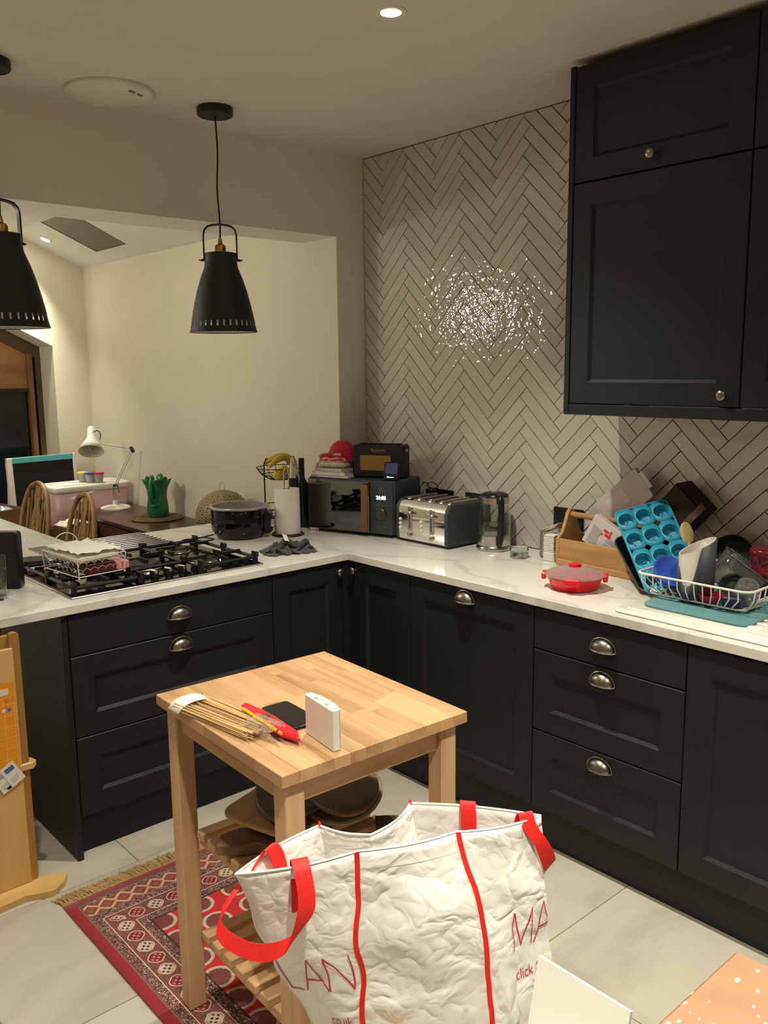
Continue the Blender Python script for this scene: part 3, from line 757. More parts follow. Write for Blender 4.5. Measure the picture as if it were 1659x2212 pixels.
for z in (.148, .072, .050):
    for x in (.045, .082): MB().rbox(x-.011, x+.011, .0098, .0106, z, z+.002, .0003).build('button_mark', m_grey, mw)
for x in (.04, .42):
    for y in (-.22, -.03): MB().lathe([(.012, 0), (.012, .0125)], 12).build('foot', m_black, mw, loc=(x, y, 0))
MWZ = T+.2585
def onmw(lx, ly):   # world position from microwave local
    c, s_ = math.cos(PI/2+ang), math.sin(PI/2+ang); return (.335+lx*c-ly*s_, .08+lx*s_+ly*c)
MR = PI/2+ang
def on_mw(name, label, cat, lx, ly, z=0, rz=0, group=None):
    x, y = onmw(lx, ly); return thing(name, label, cat, (x, y, MWZ+z), MR+rz, group)
bkm = M('book_pages', (214, 205, 190), .8, var=.1, vs=40, stretch=(1, 1, 12))
def book(name, label, lx, ly, z, w, d, h, col, rz):
    t = on_mw(name, label, 'book', lx, ly, z, rz, 'books piled on the microwave')
    MB().box(-w/2+.003, w/2-.003, -d/2+.003, d/2-.003, .0022, h-.002).build('pages', bkm, t)
    cm = M('cover_'+name, col, .4)
    MB().rbox(-w/2, w/2, -d/2, d/2, .0003, .0022, .0006).build('back_cover', cm, t); MB().rbox(-w/2, w/2, -d/2, d/2, h-.002, h, .0006).build('front_cover', cm, t)
    MB().rbox(-w/2, w/2, -d/2, -d/2+.003, .0003, h, .0006).build('spine', cm, t)
book('flat_book', 'large thin pale book at the bottom of the pile on the microwave', .355, -.105, 0, .21, .20, .010, (214, 206, 192), .0)
book('middle_book', 'pale paperback in the middle of the pile on the microwave', .365, -.09, .0105, .18, .17, .017, (206, 196, 180), .06)
book('upper_book', 'smaller grey paperback near the top of the pile on the microwave', .36, -.095, .028, .16, .16, .014, (160, 156, 148), -.08)
t = on_mw('patterned_pot_holder', 'folded patterned pot holder under the red oven glove', 'pot holder', .36, -.085, .0425, .05)
MB().rprism(rrect(-.075, .075, -.065, .065, .03), .0005, .028, .010).build('padding', M('striped_cotton', (186, 170, 150), .9, var=.35, vs=70, stretch=(1, .1, .1)), t, ang=60)
t = on_mw('oven_glove', 'quilted red oven glove heaped on the book pile', 'oven glove', .345, -.09, .071, .0)
m_quilt = M('red_quilt', (168, 16, 30), .85, bump=.002, bs=40, sheen=.3)
mb = MB().lathe([(.078*math.sqrt(max(.0004, 1-(k/30)**2.2))*(1+.022*math.cos(k*2*PI/6)), .001+.098*k/30) for k in range(31)], 36, c=(-.006, -.012, 0), sy=.58)
mb.build('glove_body', m_quilt, t, ang=60)
mb = MB().ell((.065, .01, .018), .045, .03, .018, 16, 8); mb.build('glove_thumb', m_quilt, t, ang=60)
cordm = M('red_white_cord', (196, 110, 112), .8, var=.8, vs=60)
MB().tube(spl([(.085, .045, .004), (.05, .05, .014), (.01, .052, .012), (-.03, .055, .018), (-.06, .05, .012), (-.045, .045, .004), (0, .048, .002), (.05, .046, .0), (.09, .05, -.012), (.10, .05, -.03)], 8), .006, 8).build('twisted_cord', cordm, t)
MB().rbox(-.035, .005, .043, .046, .028, .040, .001).build('sewn_label', M('label_pink', (190, 150, 146), .8), t)
# radio
rd = on_mw('radio', 'black leather-cased radio with a tan speaker front on the microwave', 'radio', .141, -.127, 0, .20)
m_leather = M('black_leather', (20, 20, 22), .55, bump=.0006, bs=260)
MB().rbox(-.125, .125, -.045, .045, .0005, .152, .008).build('case', m_leather, rd)
mb = MB().rprism([(p[0], p[1]) for p in rrect(-.062, .088, .035, .105, .008)], .0445, .0465, .0008, 'y'); mb.build('speaker_cloth', M('tan_cloth', (140, 104, 52), .85, bump=.0006, bs=600), rd)
on_front(text_mb('Roberts', .022, .01), .035, .122, .0455).xf(Matrix.Identity(4)).build('brand_script', m_bronze, rd)
MB().rbox(-.10, .10, -.009, .009, .152, .158, .003).build('carry_strap', m_leather, rd)
for sx in (-1, 1):
    b = MB().lathe([(.010, 0), (.009, .004), (.003, .005)], 16); b.xf(Matrix.Translation((sx*.124, .0, .125)) @ Matrix.Rotation(sx*PI/2, 4, 'Y')); b.build('strap_stud', m_bronze, rd)
# small display unit leaning by the radio
dv = on_mw('energy_monitor', 'small black display with a green light in front of the radio', 'display', .030, -.020, 0, .25)
MB().rbox(-.035, .035, -.012, .0, .0, .085, .004).build('case', m_black, dv, rot=(.32, 0, 0), loc=(0, .0, .003))
MB().rbox(-.029, .029, .0002, .001, .028, .078, .0004).build('screen', M('lcd_dark', (40, 38, 52), .15, emit=(.2, .18, .4), est=.08), dv, rot=(.32, 0, 0), loc=(0, .0, .003))
MB().rbox(.008, .018, .0002, .0012, .012, .017, .0004).build('green_led', M('green_led', (60, 255, 80), .4, emit=(.1, 1, .15), est=4), dv, rot=(.32, 0, 0), loc=(0, 0, .003))
MB().rbox(-.012, .006, .0002, .0012, .0125, .0145, .0004).build('white_led', m_led, dv, rot=(.32, 0, 0), loc=(0, 0, .003))

# ------------------------------------------------------------ toaster, kettle, sockets
ts = thing('toaster', 'chrome four-slice toaster with dark blue-grey sides', 'toaster', (.325, -.262, T), 0)
prof = [(0, .022), (.003, .014), (.012, .012), (.25, .012), (.262, .02), (.264, .15), (.245, .176), (.21, .186), (.055, .190), (.022, .184), (.006, .165), (0, .15)]
MB().prism([(x, z) for x, z in prof], .020, .300, 'y').build('chrome_shell', m_chrome, ts, ang=30)
m_ts = M('toaster_side', (54, 60, 65), .45)
for y0, y1 in ((0, .020), (.300, .320)):
    MB().rprism([(x-.002 if x < .1 else x+.002, z+(.002 if z > .1 else -.002)) for x, z in prof], y0, y1, .004, 'y').build('side_panel', m_ts, ts, ang=30)
MB().rbox(.012, .25, .012, .308, .0, .0125, .003).build('plinth', m_black, ts)
for y in (.055, .115, .19, .25): MB().rbox(.05, .215, y-.011, y+.011, .1855, .1915, .001).build('bread_slot', m_black, ts, smooth=False)
for y in (.035, .085, .1525, .22, .285): MB().rbox(.045, .22, y-.009, y+.009, .187, .1945, .002).build('slot_bar', m_steel, ts)
for y in (.095, .23):
    MB().rbox(-.004, .001, y-.014, y+.014, .055, .16, .002).build('lever_track', m_steel, ts)
    MB().rbox(-.0046, -.003, y-.003, y+.003, .065, .15, .0005).build('lever_slot', m_black, ts)
    MB().rbox(-.022, -.003, y-.022, y+.022, .128, .142, .003).build('lever', m_steel, ts)
for y in (.16, .292):
    for z in (.10, .08, .06):
        b = MB().lathe([(.007, 0), (.007, .004), (.004, .006)], 14); b.xf(Matrix.Translation((0, y, z)) @ Matrix.Rotation(-PI/2, 4, 'Y')); b.build('button', m_white, ts)
for y in (.095, .23):
    b = MB().lathe([(.010, 0), (.009, .008), (.006, .009)], 16); b.xf(Matrix.Translation((0, y, .035)) @ Matrix.Rotation(-PI/2, 4, 'Y')); b.build('browning_dial', m_steel, ts)
    for k in range(7): MB().rbox(-.0012, .0, y+.018*math.cos(PI*k/6)-.001, y+.018*math.cos(PI*k/6)+.001, .036+.016*math.sin(PI*k/6), .039+.016*math.sin(PI*k/6), .0003).build('dial_mark', m_black, ts)

kt = thing('kettle', 'clear glass kettle with a black handle between toaster and jar', 'kettle', (.488, -.376, T), 0)
MB().lathe([(.072, 0), (.075, .003), (.075, .012), (.071, .018), (.06, .019)], 36).build('power_base', m_steel, kt, ang=50)
MB().lathe([(.068, .019), (.070, .022), (.068, .065)], 36, cap=(True, True)).build('steel_band', m_steel, kt, ang=50)
MB().lathe([(.068, .066), (.069, .10), (.066, .15), (.060, .198), (.058, .198), (.064, .15), (.067, .10), (.066, .066)], 36, cap=(False, False)).build('glass_body', m_glass, kt, ang=60)
MB().lathe([(.0655, .067), (.0665, .09), (.0655, .105), (.001, .105)], 36, cap=(True, False)).build('water', M('water', (235, 245, 245), .01, trans=1, ior=1.33, var=.01), kt, ang=60)
MB().lathe([(.061, .198), (.062, .222), (.058, .225)], 36, cap=(False, False)).build('collar', m_steel, kt, ang=50)
MB().lathe([(.060, .222), (.058, .232), (.045, .240), (.012, .242)], 36).build('lid', m_black, kt, ang=50)
MB().lathe([(.012, .2415), (.011, .245), (.004, .246)], 20).build('lid_button', m_steel, kt)
hd_ = [(-.055, 0, .232), (-.085, 0, .226), (-.097, 0, .19), (-.096, 0, .12), (-.086, 0, .05), (-.072, 0, .03)]
h = MB().tube(spl(hd_, 6), .0135, 10, flat=.8); h.xf(Matrix.Rotation(math.radians(58), 4, 'Z')); h.build('handle', m_black, kt, ang=60)

def socket(y, z, label, plug=False, w=.146):
    t = thing('wall_socket', label, 'socket', (.609, y, z), RR, 'black wall sockets')
    MB().rbox(-w/2, w/2, -.010, .0, -.043, .043, .003).build('plate', M('socket_black', (14, 14, 15), .18), t)
    for sx in (-1, 1):
        MB().rbox(sx*.025-.007, sx*.025+.007, -.0125, -.009, .012, .03, .001).build('rocker', m_black, t)
        MB().rbox(sx*.045-.004, sx*.045+.004, -.0105, -.0095, -.015, .003, .0005).build('pin_hole', m_blackmat, t)
    return t
socket(.045, 1.064, 'black double socket with a charger plug behind the toaster')
socket(-.175, 1.066, 'black double socket just left of the kettle')
socket(-.67, 1.055, 'black double socket behind the wooden trug')
pg = thing('charger_plug', 'black charger plug with a looped cable above the toaster', 'plug', (.598, .075, 1.075), RR)
MB().rbox(-.022, .022, -.055, -.003, -.02, .038, .006).build('plug_body', m_black, pg)
MB().tube(spl([(0, -.045, .038), (-.015, -.05, .055), (.02, -.05, .07), (.05, -.045, .055), (.03, -.04, .03), (-.02, -.03, .045), (-.06, -.02, .06), (-.10, -.02, .02), (-.11, -.03, -.03)], 8), .002, 6).build('cable', m_black, pg)

jr = thing('glass_ramekin', 'small empty glass jar in front of the kettle', 'jar', (.429, -.562, T))
MB().lathe([(.033, .0004), (.037, .004), (.037, .036), (.035, .04), (.036, .046), (.033, .046), (.033, .038), (.034, .008), (.001, .006)], 32, cap=(True, False)).build('jar_wall', m_glass, jr, ang=50)

# ribbed jar and paper packs left of the trug
rj = thing('ribbed_jar', 'ribbed clear glass jar with paper packets sticking out', 'jar', (.53, -.64, T))
MB().lathe([(.040, .0004), (.042, .004), (.042, .10), (.038, .108), (.036, .108), (.039, .10), (.039, .008), (.001, .007)], 40, cap=(True, False), wob=lambda a, j: (1+.02*math.cos(20*a), 0)).build('jar_wall', m_glass, rj, ang=30)
for i in range(3): MB().rbox(-.03, .03, -.045, .035, .0, .0022, .0006).build('paper_packet', m_nap, rj, loc=(0, -.004*i, .110+.006*i), rot=(-.45, .06*i, .1*i))
fl = thing('paper_filters', 'white stack of ridged paper filters beside the ribbed jar', 'filters', (.475, -.685, T), .15)
for i in range(10): MB().rbox(-.022, .022, -.024, .022, .038+.0068*i, .0432+.0068*i, .0015).build('filter_layer', m_paper, fl, loc=(0, .0006*(i % 3), 0))
MB().rbox(-.024, .024, -.026, .024, .0004, .037, .003).build('base_block', m_white, fl)

# ------------------------------------------------------------ wooden trug and what is in it
tg = thing('wooden_trug', 'open wooden trug with a round bar handle against the tiles', 'trug', (.52, -.735, T), RR-.06)
# local x along -Y, local y along +X
m_oak = wood('oak_trug', (188, 142, 88), (150, 106, 60), 0, 10, .55, .05)
m_oakz = wood('oak_end', (192, 148, 94), (152, 108, 62), 2, 10, .55, .05)
for x0 in (0, .375):
    MB().rprism([(-.078, .0005), (.078, .0005), (.078, .10), (.05, .125), (.024, .19), (.012, .21), (-.012, .21), (-.024, .19), (-.05, .125), (-.078, .10)], x0, x0+.015, .002, 'x').build('end_board', m_oakz, tg)
for y0 in (-.076, .064): MB().rbox(.015, .375, y0, y0+.012, .008, .102, .002).build('side_board', m_oak, tg)
MB().rbox(.015, .375, -.07, .07, .0005, .012, .002).build('bottom_board', m_oak, tg)
MB().cyl((-.01, 0, .188), (.40, 0, .188), .0115, n=16).build('handle_bar', m_oak, tg)
MB().rbox(.01, .38, -.086, -.0765, .0005, .024, .002).build('foot_rail', m_oak, tg)
def local_to_world(o, p): return o.matrix_basis @ Vector(p)
# printed paper bag in the trug
def printed_bag(name, label, cat, loc, rot, w, h, th, extra, base):
    t = thing(name, label, cat, loc, 0, None, rot)
    MB().rbox(0, w, -th, 0, 0, h, .002).build('sleeve', base, t)
    for nm, x0, x1, z0, z1, mt in extra: MB().rbox(x0, x1, -th-.0008, -th+.0002, z0, z1, .0003).build(nm, mt, t)
    return t
m_bagw = M('printed_card', (206, 194, 190), .6, var=.04)
m_logo = M('logo_red', (205, 42, 46), .5); m_bis = M('biscuit_orange', (200, 128, 62), .5); m_pgrey = M('print_grey', (168, 162, 160), .6)
pb = printed_bag('printed_carton', 'white printed carton with a red logo lying in the trug', 'carton', (.478, -.845, 1.015), (0, .50, RR+.05), .22, .12, .03,
    [('print_block', .015, .055, .01, .085, m_pgrey), ('print_patch', .085, .14, .015, .045, m_pgrey), ('text_patch', .085, .15, .055, .075, m_pgrey), ('biscuit_picture', .16, .19, .02, .055, m_bis)], m_bagw)
for i, (x0, x1, z0, z1) in enumerate(((.06, .085, .085, .095), (.07, .098, .072, .082), (.056, .064, .066, .076), (.088, .094, .08, .102))):
    MB().rbox(x0, x1, -.031, -.0298, z0, z1, .0003).build('logo_mark', m_logo, pb)
printed_bag('pale_carton', 'pale lilac carton leaning behind the trug handle', 'carton', (.565, -.905, 1.04), (0, -.72, RR), .24, .125, .02,
    [('text_patch', .06, .15, .04, .10, m_bagw), ('tab', .24, .258, .03, .10, m_bagw)], M('lilac_card', (196, 178, 172), .6))
bx = thing('open_carton', 'brown cardboard carton with its dark mouth open, propped on the tiles', 'carton', (.535, -1.115, 1.155), 0, None, (0, .72, RR))
m_bcard = M('brown_card', (92, 72, 50), .8, bump=.0004, bs=80); m_bdark = M('card_inside', (46, 36, 27), .9)
for a in ((0, .135, -.05, -.046, 0, .14), (0, .135, .046, .05, 0, .14), (0, .135, -.05, .05, 0, .004), (0, .135, -.05, .05, .136, .14), (.131, .135, -.05, .05, 0, .14)):
    MB().box(*a).build('carton_wall', m_bdark, bx, smooth=False)
MB().rbox(.11, .135, -.054, -.050, -.01, .16, .001).build('carton_edge', m_bcard, bx); MB().rbox(.0, .13, -.0535, -.0505, -.03, -.002, .001).build('flap', m_bcard, bx)

# red food container
rc = thing('food_container', 'round red microwave container with a clear domed lid on the worktop', 'container', (.185, -1.01, T), .3)
MB().lathe([(.068, .0004), (.078, .003), (.094, .038), (.102, .044), (.100, .047), (.092, .044), (.088, .038), (.074, .007), (.001, .006)], 44, cap=(True, False)).build('bowl', m_red, rc, ang=40)
MB().lathe([(.103, .046), (.104, .051), (.096, .056), (.07, .068), (.035, .076), (.001, .078), (.001, .0755), (.035, .0735), (.07, .0655), (.095, .0535), (.102, .046)], 44, cap=(False, False)).build('lid', M('clear_lid', (235, 205, 200), .15, trans=.75, ior=1.25, var=.03), rc, ang=50)
MB().lathe([(.022, .0772), (.021, .086), (.012, .089)], 24).build('steam_valve', m_red, rc)
for k in range(4):
    a = k*PI/2+.25; mb = MB().rbox(.096, .112, -.026, .026, .030, .054, .004); mb.xf(Matrix.Rotation(a, 4, 'Z')); mb.build('clip', m_red, rc)

# ------------------------------------------------------------ sink, mat, dish rack and dishes
m_cer = M('white_ceramic', (240, 234, 218), .12, var=.01)
sk_ = thing('ceramic_sink', 'white ceramic inset sink drainer at the right of the worktop', 'sink', (0, 0, T))
MB().rprism(rrect(.025, .53, -2.35, -1.265, .03), .0002, .010, .004).build('rim', m_cer, sk_, ang=50)
MB().rprism(rrect(.055, .50, -2.32, -1.295, .02), .0095, .0125, .001).build('draining_board', m_cer, sk_, ang=50)
for i in range(9): MB().rbox(.08+.045*i, .098+.045*i, -2.2, -1.645, .012, .0165, .002).build('drain_ridge', m_cer, sk_)
m_mat = M('teal_mat', (96, 140, 142), .8, bump=.003, bs=26)
tag(MB().rprism(rrect(.108, .48, -1.66, -1.315, .035), .0005, .010, .003).build('drying_mat', m_mat, loc=(0, 0, T+.0125), ang=40), 'teal fabric drying mat under the dish rack', 'mat')
RZ = T+.0235
rk = thing('dish_rack', 'white wire dish rack full of washing up', 'dish rack', (0, 0, RZ))
x0, x1, y0, y1 = .170, .52, -1.635, -1.255
xi0, xi1, yi0, yi1 = .195, .495, -1.605, -1.285
rim = rrect(x0, x1, y0, y1, .035, 5); bas = rrect(xi0, xi1, yi0, yi1, .03, 5)
MB().tube([(p[0], p[1], .076) for p in rim], .0038, 8, closed=True).build('top_rim', m_wire, rk)
mb = MB().tube([(p[0], p[1], .012) for p in bas], .003, 6, closed=True)
mb.tube([(p[0], p[1], .012) for p in rrect(xi0+.05, xi1-.05, yi0+.05, yi1-.05, .02, 3)], .0024, 6, closed=True)
mb.build('base_ring', m_wire, rk)
for i in range(12):
    y = yi0+.03+(yi1-yi0-.06)*i/11; f = (y-yi0)/(yi1-yi0); yo = y0+(y1-y0)*f
    MB().tube([(x0, yo, .076), (x0+.004, yo, .045), (xi0-.006, y, .018), (xi0+.01, y, .009), (xi1-.01, y, .009), (xi1+.006, y, .018), (x1-.004, yo, .045), (x1, yo, .076)], .0022, 6).build('cross_wire', m_wire, rk)
for i in range(9):
    x = xi0+.03+(xi1-xi0-.06)*i/8; f = (x-xi0)/(xi1-xi0); xo = x0+(x1-x0)*f
    for (ya, yb) in ((y0, yi0), (y1, yi1)):
        s_ = 1 if ya == y0 else -1
        MB().tube([(xo, ya, .076), (xo, ya+s_*.004, .045), (x, yb-s_*.006, .018), (x, yb+s_*.02, .010)], .0022, 6).build('end_wire', m_wire, rk)
for sx in (xi0+.02, xi1-.02):
    for sy in (yi0+.03, yi1-.03): MB().lathe([(.007, 0), (.008, .004), (.006, .012)], 12).build('foot', m_clear, rk, loc=(sx, sy, -.0004))
FZ = RZ+.0125
# silicone muffin tray leaning in the rack
m_sil = M('teal_silicone', (44, 146, 176), .45, var=.04)
def tray_frame(top, bot, side):
    """matrix: local x across, local y down->up along tray, local z out of the tray face"""
    up = (Vector(top)-Vector(bot)).normalized(); sd = Vector(side); sd = (sd-up*sd.dot(up)).normalized(); n = sd.cross(up)
    m = Matrix((sd, up, n)).transposed().to_4x4(); m.translation = Vector(bot); return m
Mt = tray_frame((.425, -1.105, 1.176), (.285, -1.335, FZ+.008), (.35, -.9, -.14))
mt = thing('muffin_tray', 'teal silicone muffin tray leaning upright in the dish rack', 'muffin tray'); mt.matrix_world = Mt
LT = (Vector((.425, -1.105, 1.176))-Vector((.285, -1.335, FZ+.008))).length
Wt = .185; nc, nr = 3, 4
def cups():
    mb = MB(); n = 16; cw = Wt/nc; ch = LT/nr
    for i in range(nc):
        for j in range(nr):
            cx = -Wt/2+cw*(i+.5); cy = ch*(j+.5); R1 = min(cw, ch)*.46; v = []; f = []
            for k in range(n):
                a = 2*PI*k/n; ca, sa = math.cos(a), math.sin(a); q = 1/max(abs(ca)/(cw/2), abs(sa)/(ch/2))
                v += [(cx+q*ca, cy+q*sa, 0), (cx+R1*ca, cy+R1*sa, 0), (cx+R1*.92*ca, cy+R1*.92*sa, -.006), (cx+R1*.78*ca, cy+R1*.78*sa, -.027), (cx, cy, -.030)]
            for k in range(n):
                b = (k+1) % n
                for l in range(4): f.append((k*5+l, b*5+l, b*5+l+1, k*5+l+1))
            mb.add(v, f)
    return mb
cups().build('cup_sheet', m_sil, mt, solid=.002, ang=50)
MB().tube([(p[0], p[1], -.001) for p in rrect(-Wt/2, Wt/2, 0, LT, .018, 4)], .004, 6, closed=True).build('rim_bead', m_sil, mt)
Mb = tray_frame((.455, -1.075, 1.125), (.315, -1.30, FZ+.026), (.35, -.9, -.14))
bt = thing('baking_tray', 'thin dark baking tray leaning behind the teal muffin tray', 'baking tray'); bt.matrix_world = Mb
LB = .27
MB().rprism(rrect(-.10, .12, 0, LB, .03), -.042, -.039, .001).build('tray_sheet', m_glassblk, bt)
MB().tube([(p[0], p[1], -.037) for p in rrect(-.10, .12, 0, LB, .03, 5)], .0035, 6, closed=True).build('tray_rim', M('tray_edge', (120, 112, 96), .3, metal=.8), bt)
# blue lid
Ml = tray_frame((.318, -1.265, 1.085), (.232, -1.372, FZ+.004), (.80, -.42, 0))
bl = thing('blue_lid', 'round blue plastic lid standing in the dish rack', 'lid'); bl.matrix_world = Ml
m_blue = M('blue_plastic', (48, 84, 178), .35)
mb = MB().lathe([(.001, .003), (.046, .003), (.052, .008), (.057, .008), (.059, .002), (.057, -.004), (.053, .0), (.001, -.001)], 36, cap=(False, False)); mb.xf(Matrix.Translation((-.012, .070, .014))); mb.build('disc', m_blue, bl, ang=45)
# cutlery caddy: white liner, dark grey sleeve cut on a slant
cd_ = thing('cutlery_caddy', 'dark grey and white cutlery holder standing in the dish rack', 'cutlery holder', (.245, -1.425, FZ), 0)
nn = 48; rC = .054
def slant(a): return .165+.028*math.cos(a-math.radians(-55))
mb = MB(); v = []; f = []
for k in range(nn):
    a = 2*PI*k/nn
    for r_, z in ((rC*.96, .0), (rC, slant(a)), (rC-.003, slant(a)), (rC*.96-.003, .006)): v.append((r_*math.cos(a), r_*math.sin(a), z))
for k in range(nn):
    b = (k+1) % nn
    for l in range(3): f.append((k*4+l, b*4+l, b*4+l+1, k*4+l+1))
f.append(tuple(k*4 for k in range(nn))); f.append(tuple(k*4+3 for k in range(nn)))
mb.add(v, f).build('white_liner', m_white, cd_, ang=50)
v = []; f = []; ng = 56; aw = math.radians(180)
for k in range(ng+1):
    a = math.radians(-130)-PI+ (2*PI)*k/ng
    d = ((a-aw+PI) % (2*PI))-PI; sm = lambda q: (lambda c: c*c*(3-2*c))(min(1, max(0, q)))
    top = min(slant(a)-.0025, .045+.16*sm((d-.15)/.85) if d > 0 else .045+.055*sm((-d-.25)/.5)+.10*sm((-d-1.6)/.6))
    for z in (.001, top):
        q = (rC*.96+(rC-rC*.96)*z/.165)+.0022; v.append((q*math.cos(a), q*math.sin(a), z))
for k in range(ng): f.append((2*k, 2*k+2, 2*k+3, 2*k+1))
MB().add(v, f).build('grey_sleeve', M('sleeve_grey', (70, 73, 78), .5), cd_, solid=.0024, ang=60)
def spoon(name, label, base, tip, mat, rb, blen):
    t = thing(name, label, 'spoon', base); d = Vector(tip)-Vector(base); L = d.length
    t.rotation_euler = d.to_track_quat('Z', 'Y').to_euler()
    MB().tube([(0, 0, 0), (0, 0, L-blen*.8)], [.005, .0045], 8).build('handle', mat, t)
    MB().ell((0, 0, L-blen/2), rb, .006, blen/2, 18, 10).build('bowl', mat, t, ang=60)
m_spw = wood('spoon_wood', (196, 172, 122), (160, 134, 88), 2, 12, .6, .02)
spoon('wooden_spoon', 'wooden spoon standing in the cutlery holder', (.255, -1.43, FZ+.01), (.300, -1.348, 1.165), m_spw, .024, .075)
spoon('white_ladle', 'cream plastic ladle inside the cutlery holder', (.25, -1.42, FZ+.01), (.275, -1.435, 1.115), M('cream_plastic', (214, 204, 184), .4), .032, .07)
# pan lid, black frying pan, tubs
pn = thing('frying_pan', 'black round frying pan propped against the tiles', 'pan'); pn.matrix_world = tray_frame((.592, -1.385, 1.085), (.535, -1.39, T+.016), (0, -1, 0))
mb = MB().lathe([(.001, .0), (.070, .0), (.082, .022), (.084, .024), (.080, .024), (.068, .004), (.001, .004)], 44, cap=(False, False)); mb.xf(Matrix.Translation((0, .088, 0))); mb.build('pan_body', m_blackmat, pn, ang=45)
MB().tube([(.075, .088, .02), (.13, .09, .03), (.20, .092, .035)], [.010, .010, .012], 8).build('handle', m_black, pn)
tb = thing('clear_tub', 'clear plastic tub tilted in the dish rack', 'tub', (.385, -1.455, FZ+.012), 0, None, (.62, 0, .5))
mb = MB(); a = rrect(-.055, .055, -.075, .075, .02, 4); b_ = rrect(-.048, .048, -.066, .066, .018, 4); n = len(a)
mb.add([(p[0], p[1], .10) for p in a]+[(p[0], p[1], 0) for p in b_], [(i, (i+1) % n, n+(i+1) % n, n+i) for i in range(n)]+[tuple(range(n, 2*n))]); mb.build('tub_wall', m_clear, tb, solid=.0015)
MB().tube([(p[0], p[1], .10) for p in a], .003, 6, closed=True).build('tub_rim', m_clear, tb)
cu = thing('clear_cup', 'upturned clear plastic beaker in the near corner of the rack', 'cup', (.275, -1.565, FZ+.003), 0, None, (.35, -.3, 0))
MB().lathe([(.038, 0), (.036, .03), (.030, .075), (.024, .08), (.001, .081)], 28, cap=(False, False)).build('cup_wall', m_clear, cu, solid=.0015, ang=50)
wk = thing('glass_bowl_stack', 'nested clear glass dishes behind the cutlery holder', 'dishes', (.315, -1.515, FZ), 0, None, (0, 1.2, .4))
for i in range(3): MB().lathe([(.020, .012*i), (.04, .012*i+.012), (.05, .012*i+.03)], 28, cap=(True, False)).build('dish', m_glass, wk, solid=.002, loc=(0, 0, .01))
rb_ = thing('magenta_bowl', 'dark red plastic bowl lying low in the front of the rack', 'bowl', (.222, -1.49, FZ), 0, None, (0, 0, 0))
MB().lathe([(.022, 0), (.034, .012), (.038, .026), (.036, .026), (.031, .012), (.001, .003)], 28, cap=(True, False)).build('bowl_wall', M('magenta_plastic', (168, 26, 66), .35), rb_, ang=50)
nb = thing('navy_box', 'navy blue box lying at the near end of the dish rack', 'box', (.235, -1.56, FZ), .2)
MB().rbox(-.035, .035, -.03, .03, .0, .032, .004).build('box_body', M('navy', (22, 26, 58), .3), nb)
cn = thing('drinks_can', 'dark patterned tin with a red top at the right edge', 'tin', (.46, -1.545, T+.0135), 0)
def canmat():
    m, nt, b = new_mat('can_print'); vec = coords(nt, (1, 1, .6)); n = noise(nt, vec, 26, 3, .6, 1)
    c = ramp(nt, n, [(.0, lin((20, 22, 44))), (.46, lin((30, 26, 40))), (.55, lin((150, 32, 34))), (.62, lin((34, 40, 78))), (1, lin((24, 18, 28)))])
    nt.links.new(c, b.inputs['Base Color']); b.inputs['Roughness'].default_value = .3; return m
MB().lathe([(.045, .0004), (.048, .004), (.048, .145), (.044, .152)], 36).build('can_body', canmat(), cn, ang=50)
MB().lathe([(.049, .143), (.050, .147), (.050, .160), (.044, .166), (.02, .167)], 36).build('can_lid', M('dark_red', (112, 24, 26), .25), cn, ang=50)
mb = MB()

# ------------------------------------------------------------ butcher-block trolley
TZ = .865
tr = thing('kitchen_trolley', 'pale birch kitchen trolley with two slatted shelves', 'trolley', (-1.063, -1.137, 0), -.045)
hx, hy = .257, .292
random.seed(3)
tp = MB().rbox(-hx+.002, hx-.002, -hy+.002, hy-.002, TZ-.027, TZ-.0105, .001).build('tabletop', m_pine, tr)
rows = 12; rw = 2*hx/rows
for i in range(rows):
    y = -hy; xa = -hx+i*rw
    cuts = [-hy]; c = -hy+random.uniform(.06, .25)
    while c < hy-.05: cuts.append(c); c += random.uniform(.14, .30)
    cuts.append(hy)
    for a, b in zip(cuts, cuts[1:]):
        MB().rbox(xa+.0001, xa+rw-.0001, a+.0001, b-.0001, TZ-.027, TZ, .0007 if 0 < i < rows-1 else .0012).build('stave', m_pine, tp)
lx, ly, lw = .215, .250, .024
for sx in (-1, 1):
    for sy in (-1, 1):
        MB().rbox(sx*lx-lw, sx*lx+lw, sy*ly-lw, sy*ly+lw, .0082, TZ-.0275, .003).build('leg', m_pineleg, tr)
m_piney = wood('birch_rail_y', (206, 166, 124), (178, 136, 92), 1, 9, .5, .04); m_pinerx = wood('birch_rail_x', (206, 166, 124), (178, 136, 92), 0, 9, .5, .04)
for s_ in (-1, 1):
    MB().rbox(-lx+lw, lx-lw, s_*ly-.010, s_*ly+.010, TZ-.088, TZ-.028, .002).build('apron', m_pinerx, tr)
    MB().rbox(s_*lx-.010, s_*lx+.010, -ly+lw, ly-lw, TZ-.088, TZ-.028, .002).build('apron', m_piney, tr)
for zs in (.225, .508):
    for s_ in (-1, 1): MB().rbox(s_*(lx-.035)-.010, s_*(lx-.035)+.010, -ly+lw, ly-lw, zs-.042, zs-.022, .002).build('shelf_rail', m_piney, tr)
    for i in range(8):
        y = -.205+.410*i/7
        MB().rbox(-lx+.016, lx-.016, y-.019, y+.019, zs-.0215, zs, .002).build('slat', m_pinex, tr)
def tw(lx_, ly_):
    c, s_ = math.cos(-.045), math.sin(-.045); return (-1.063+lx_*c-ly_*s_, -1.137+lx_*s_+ly_*c)
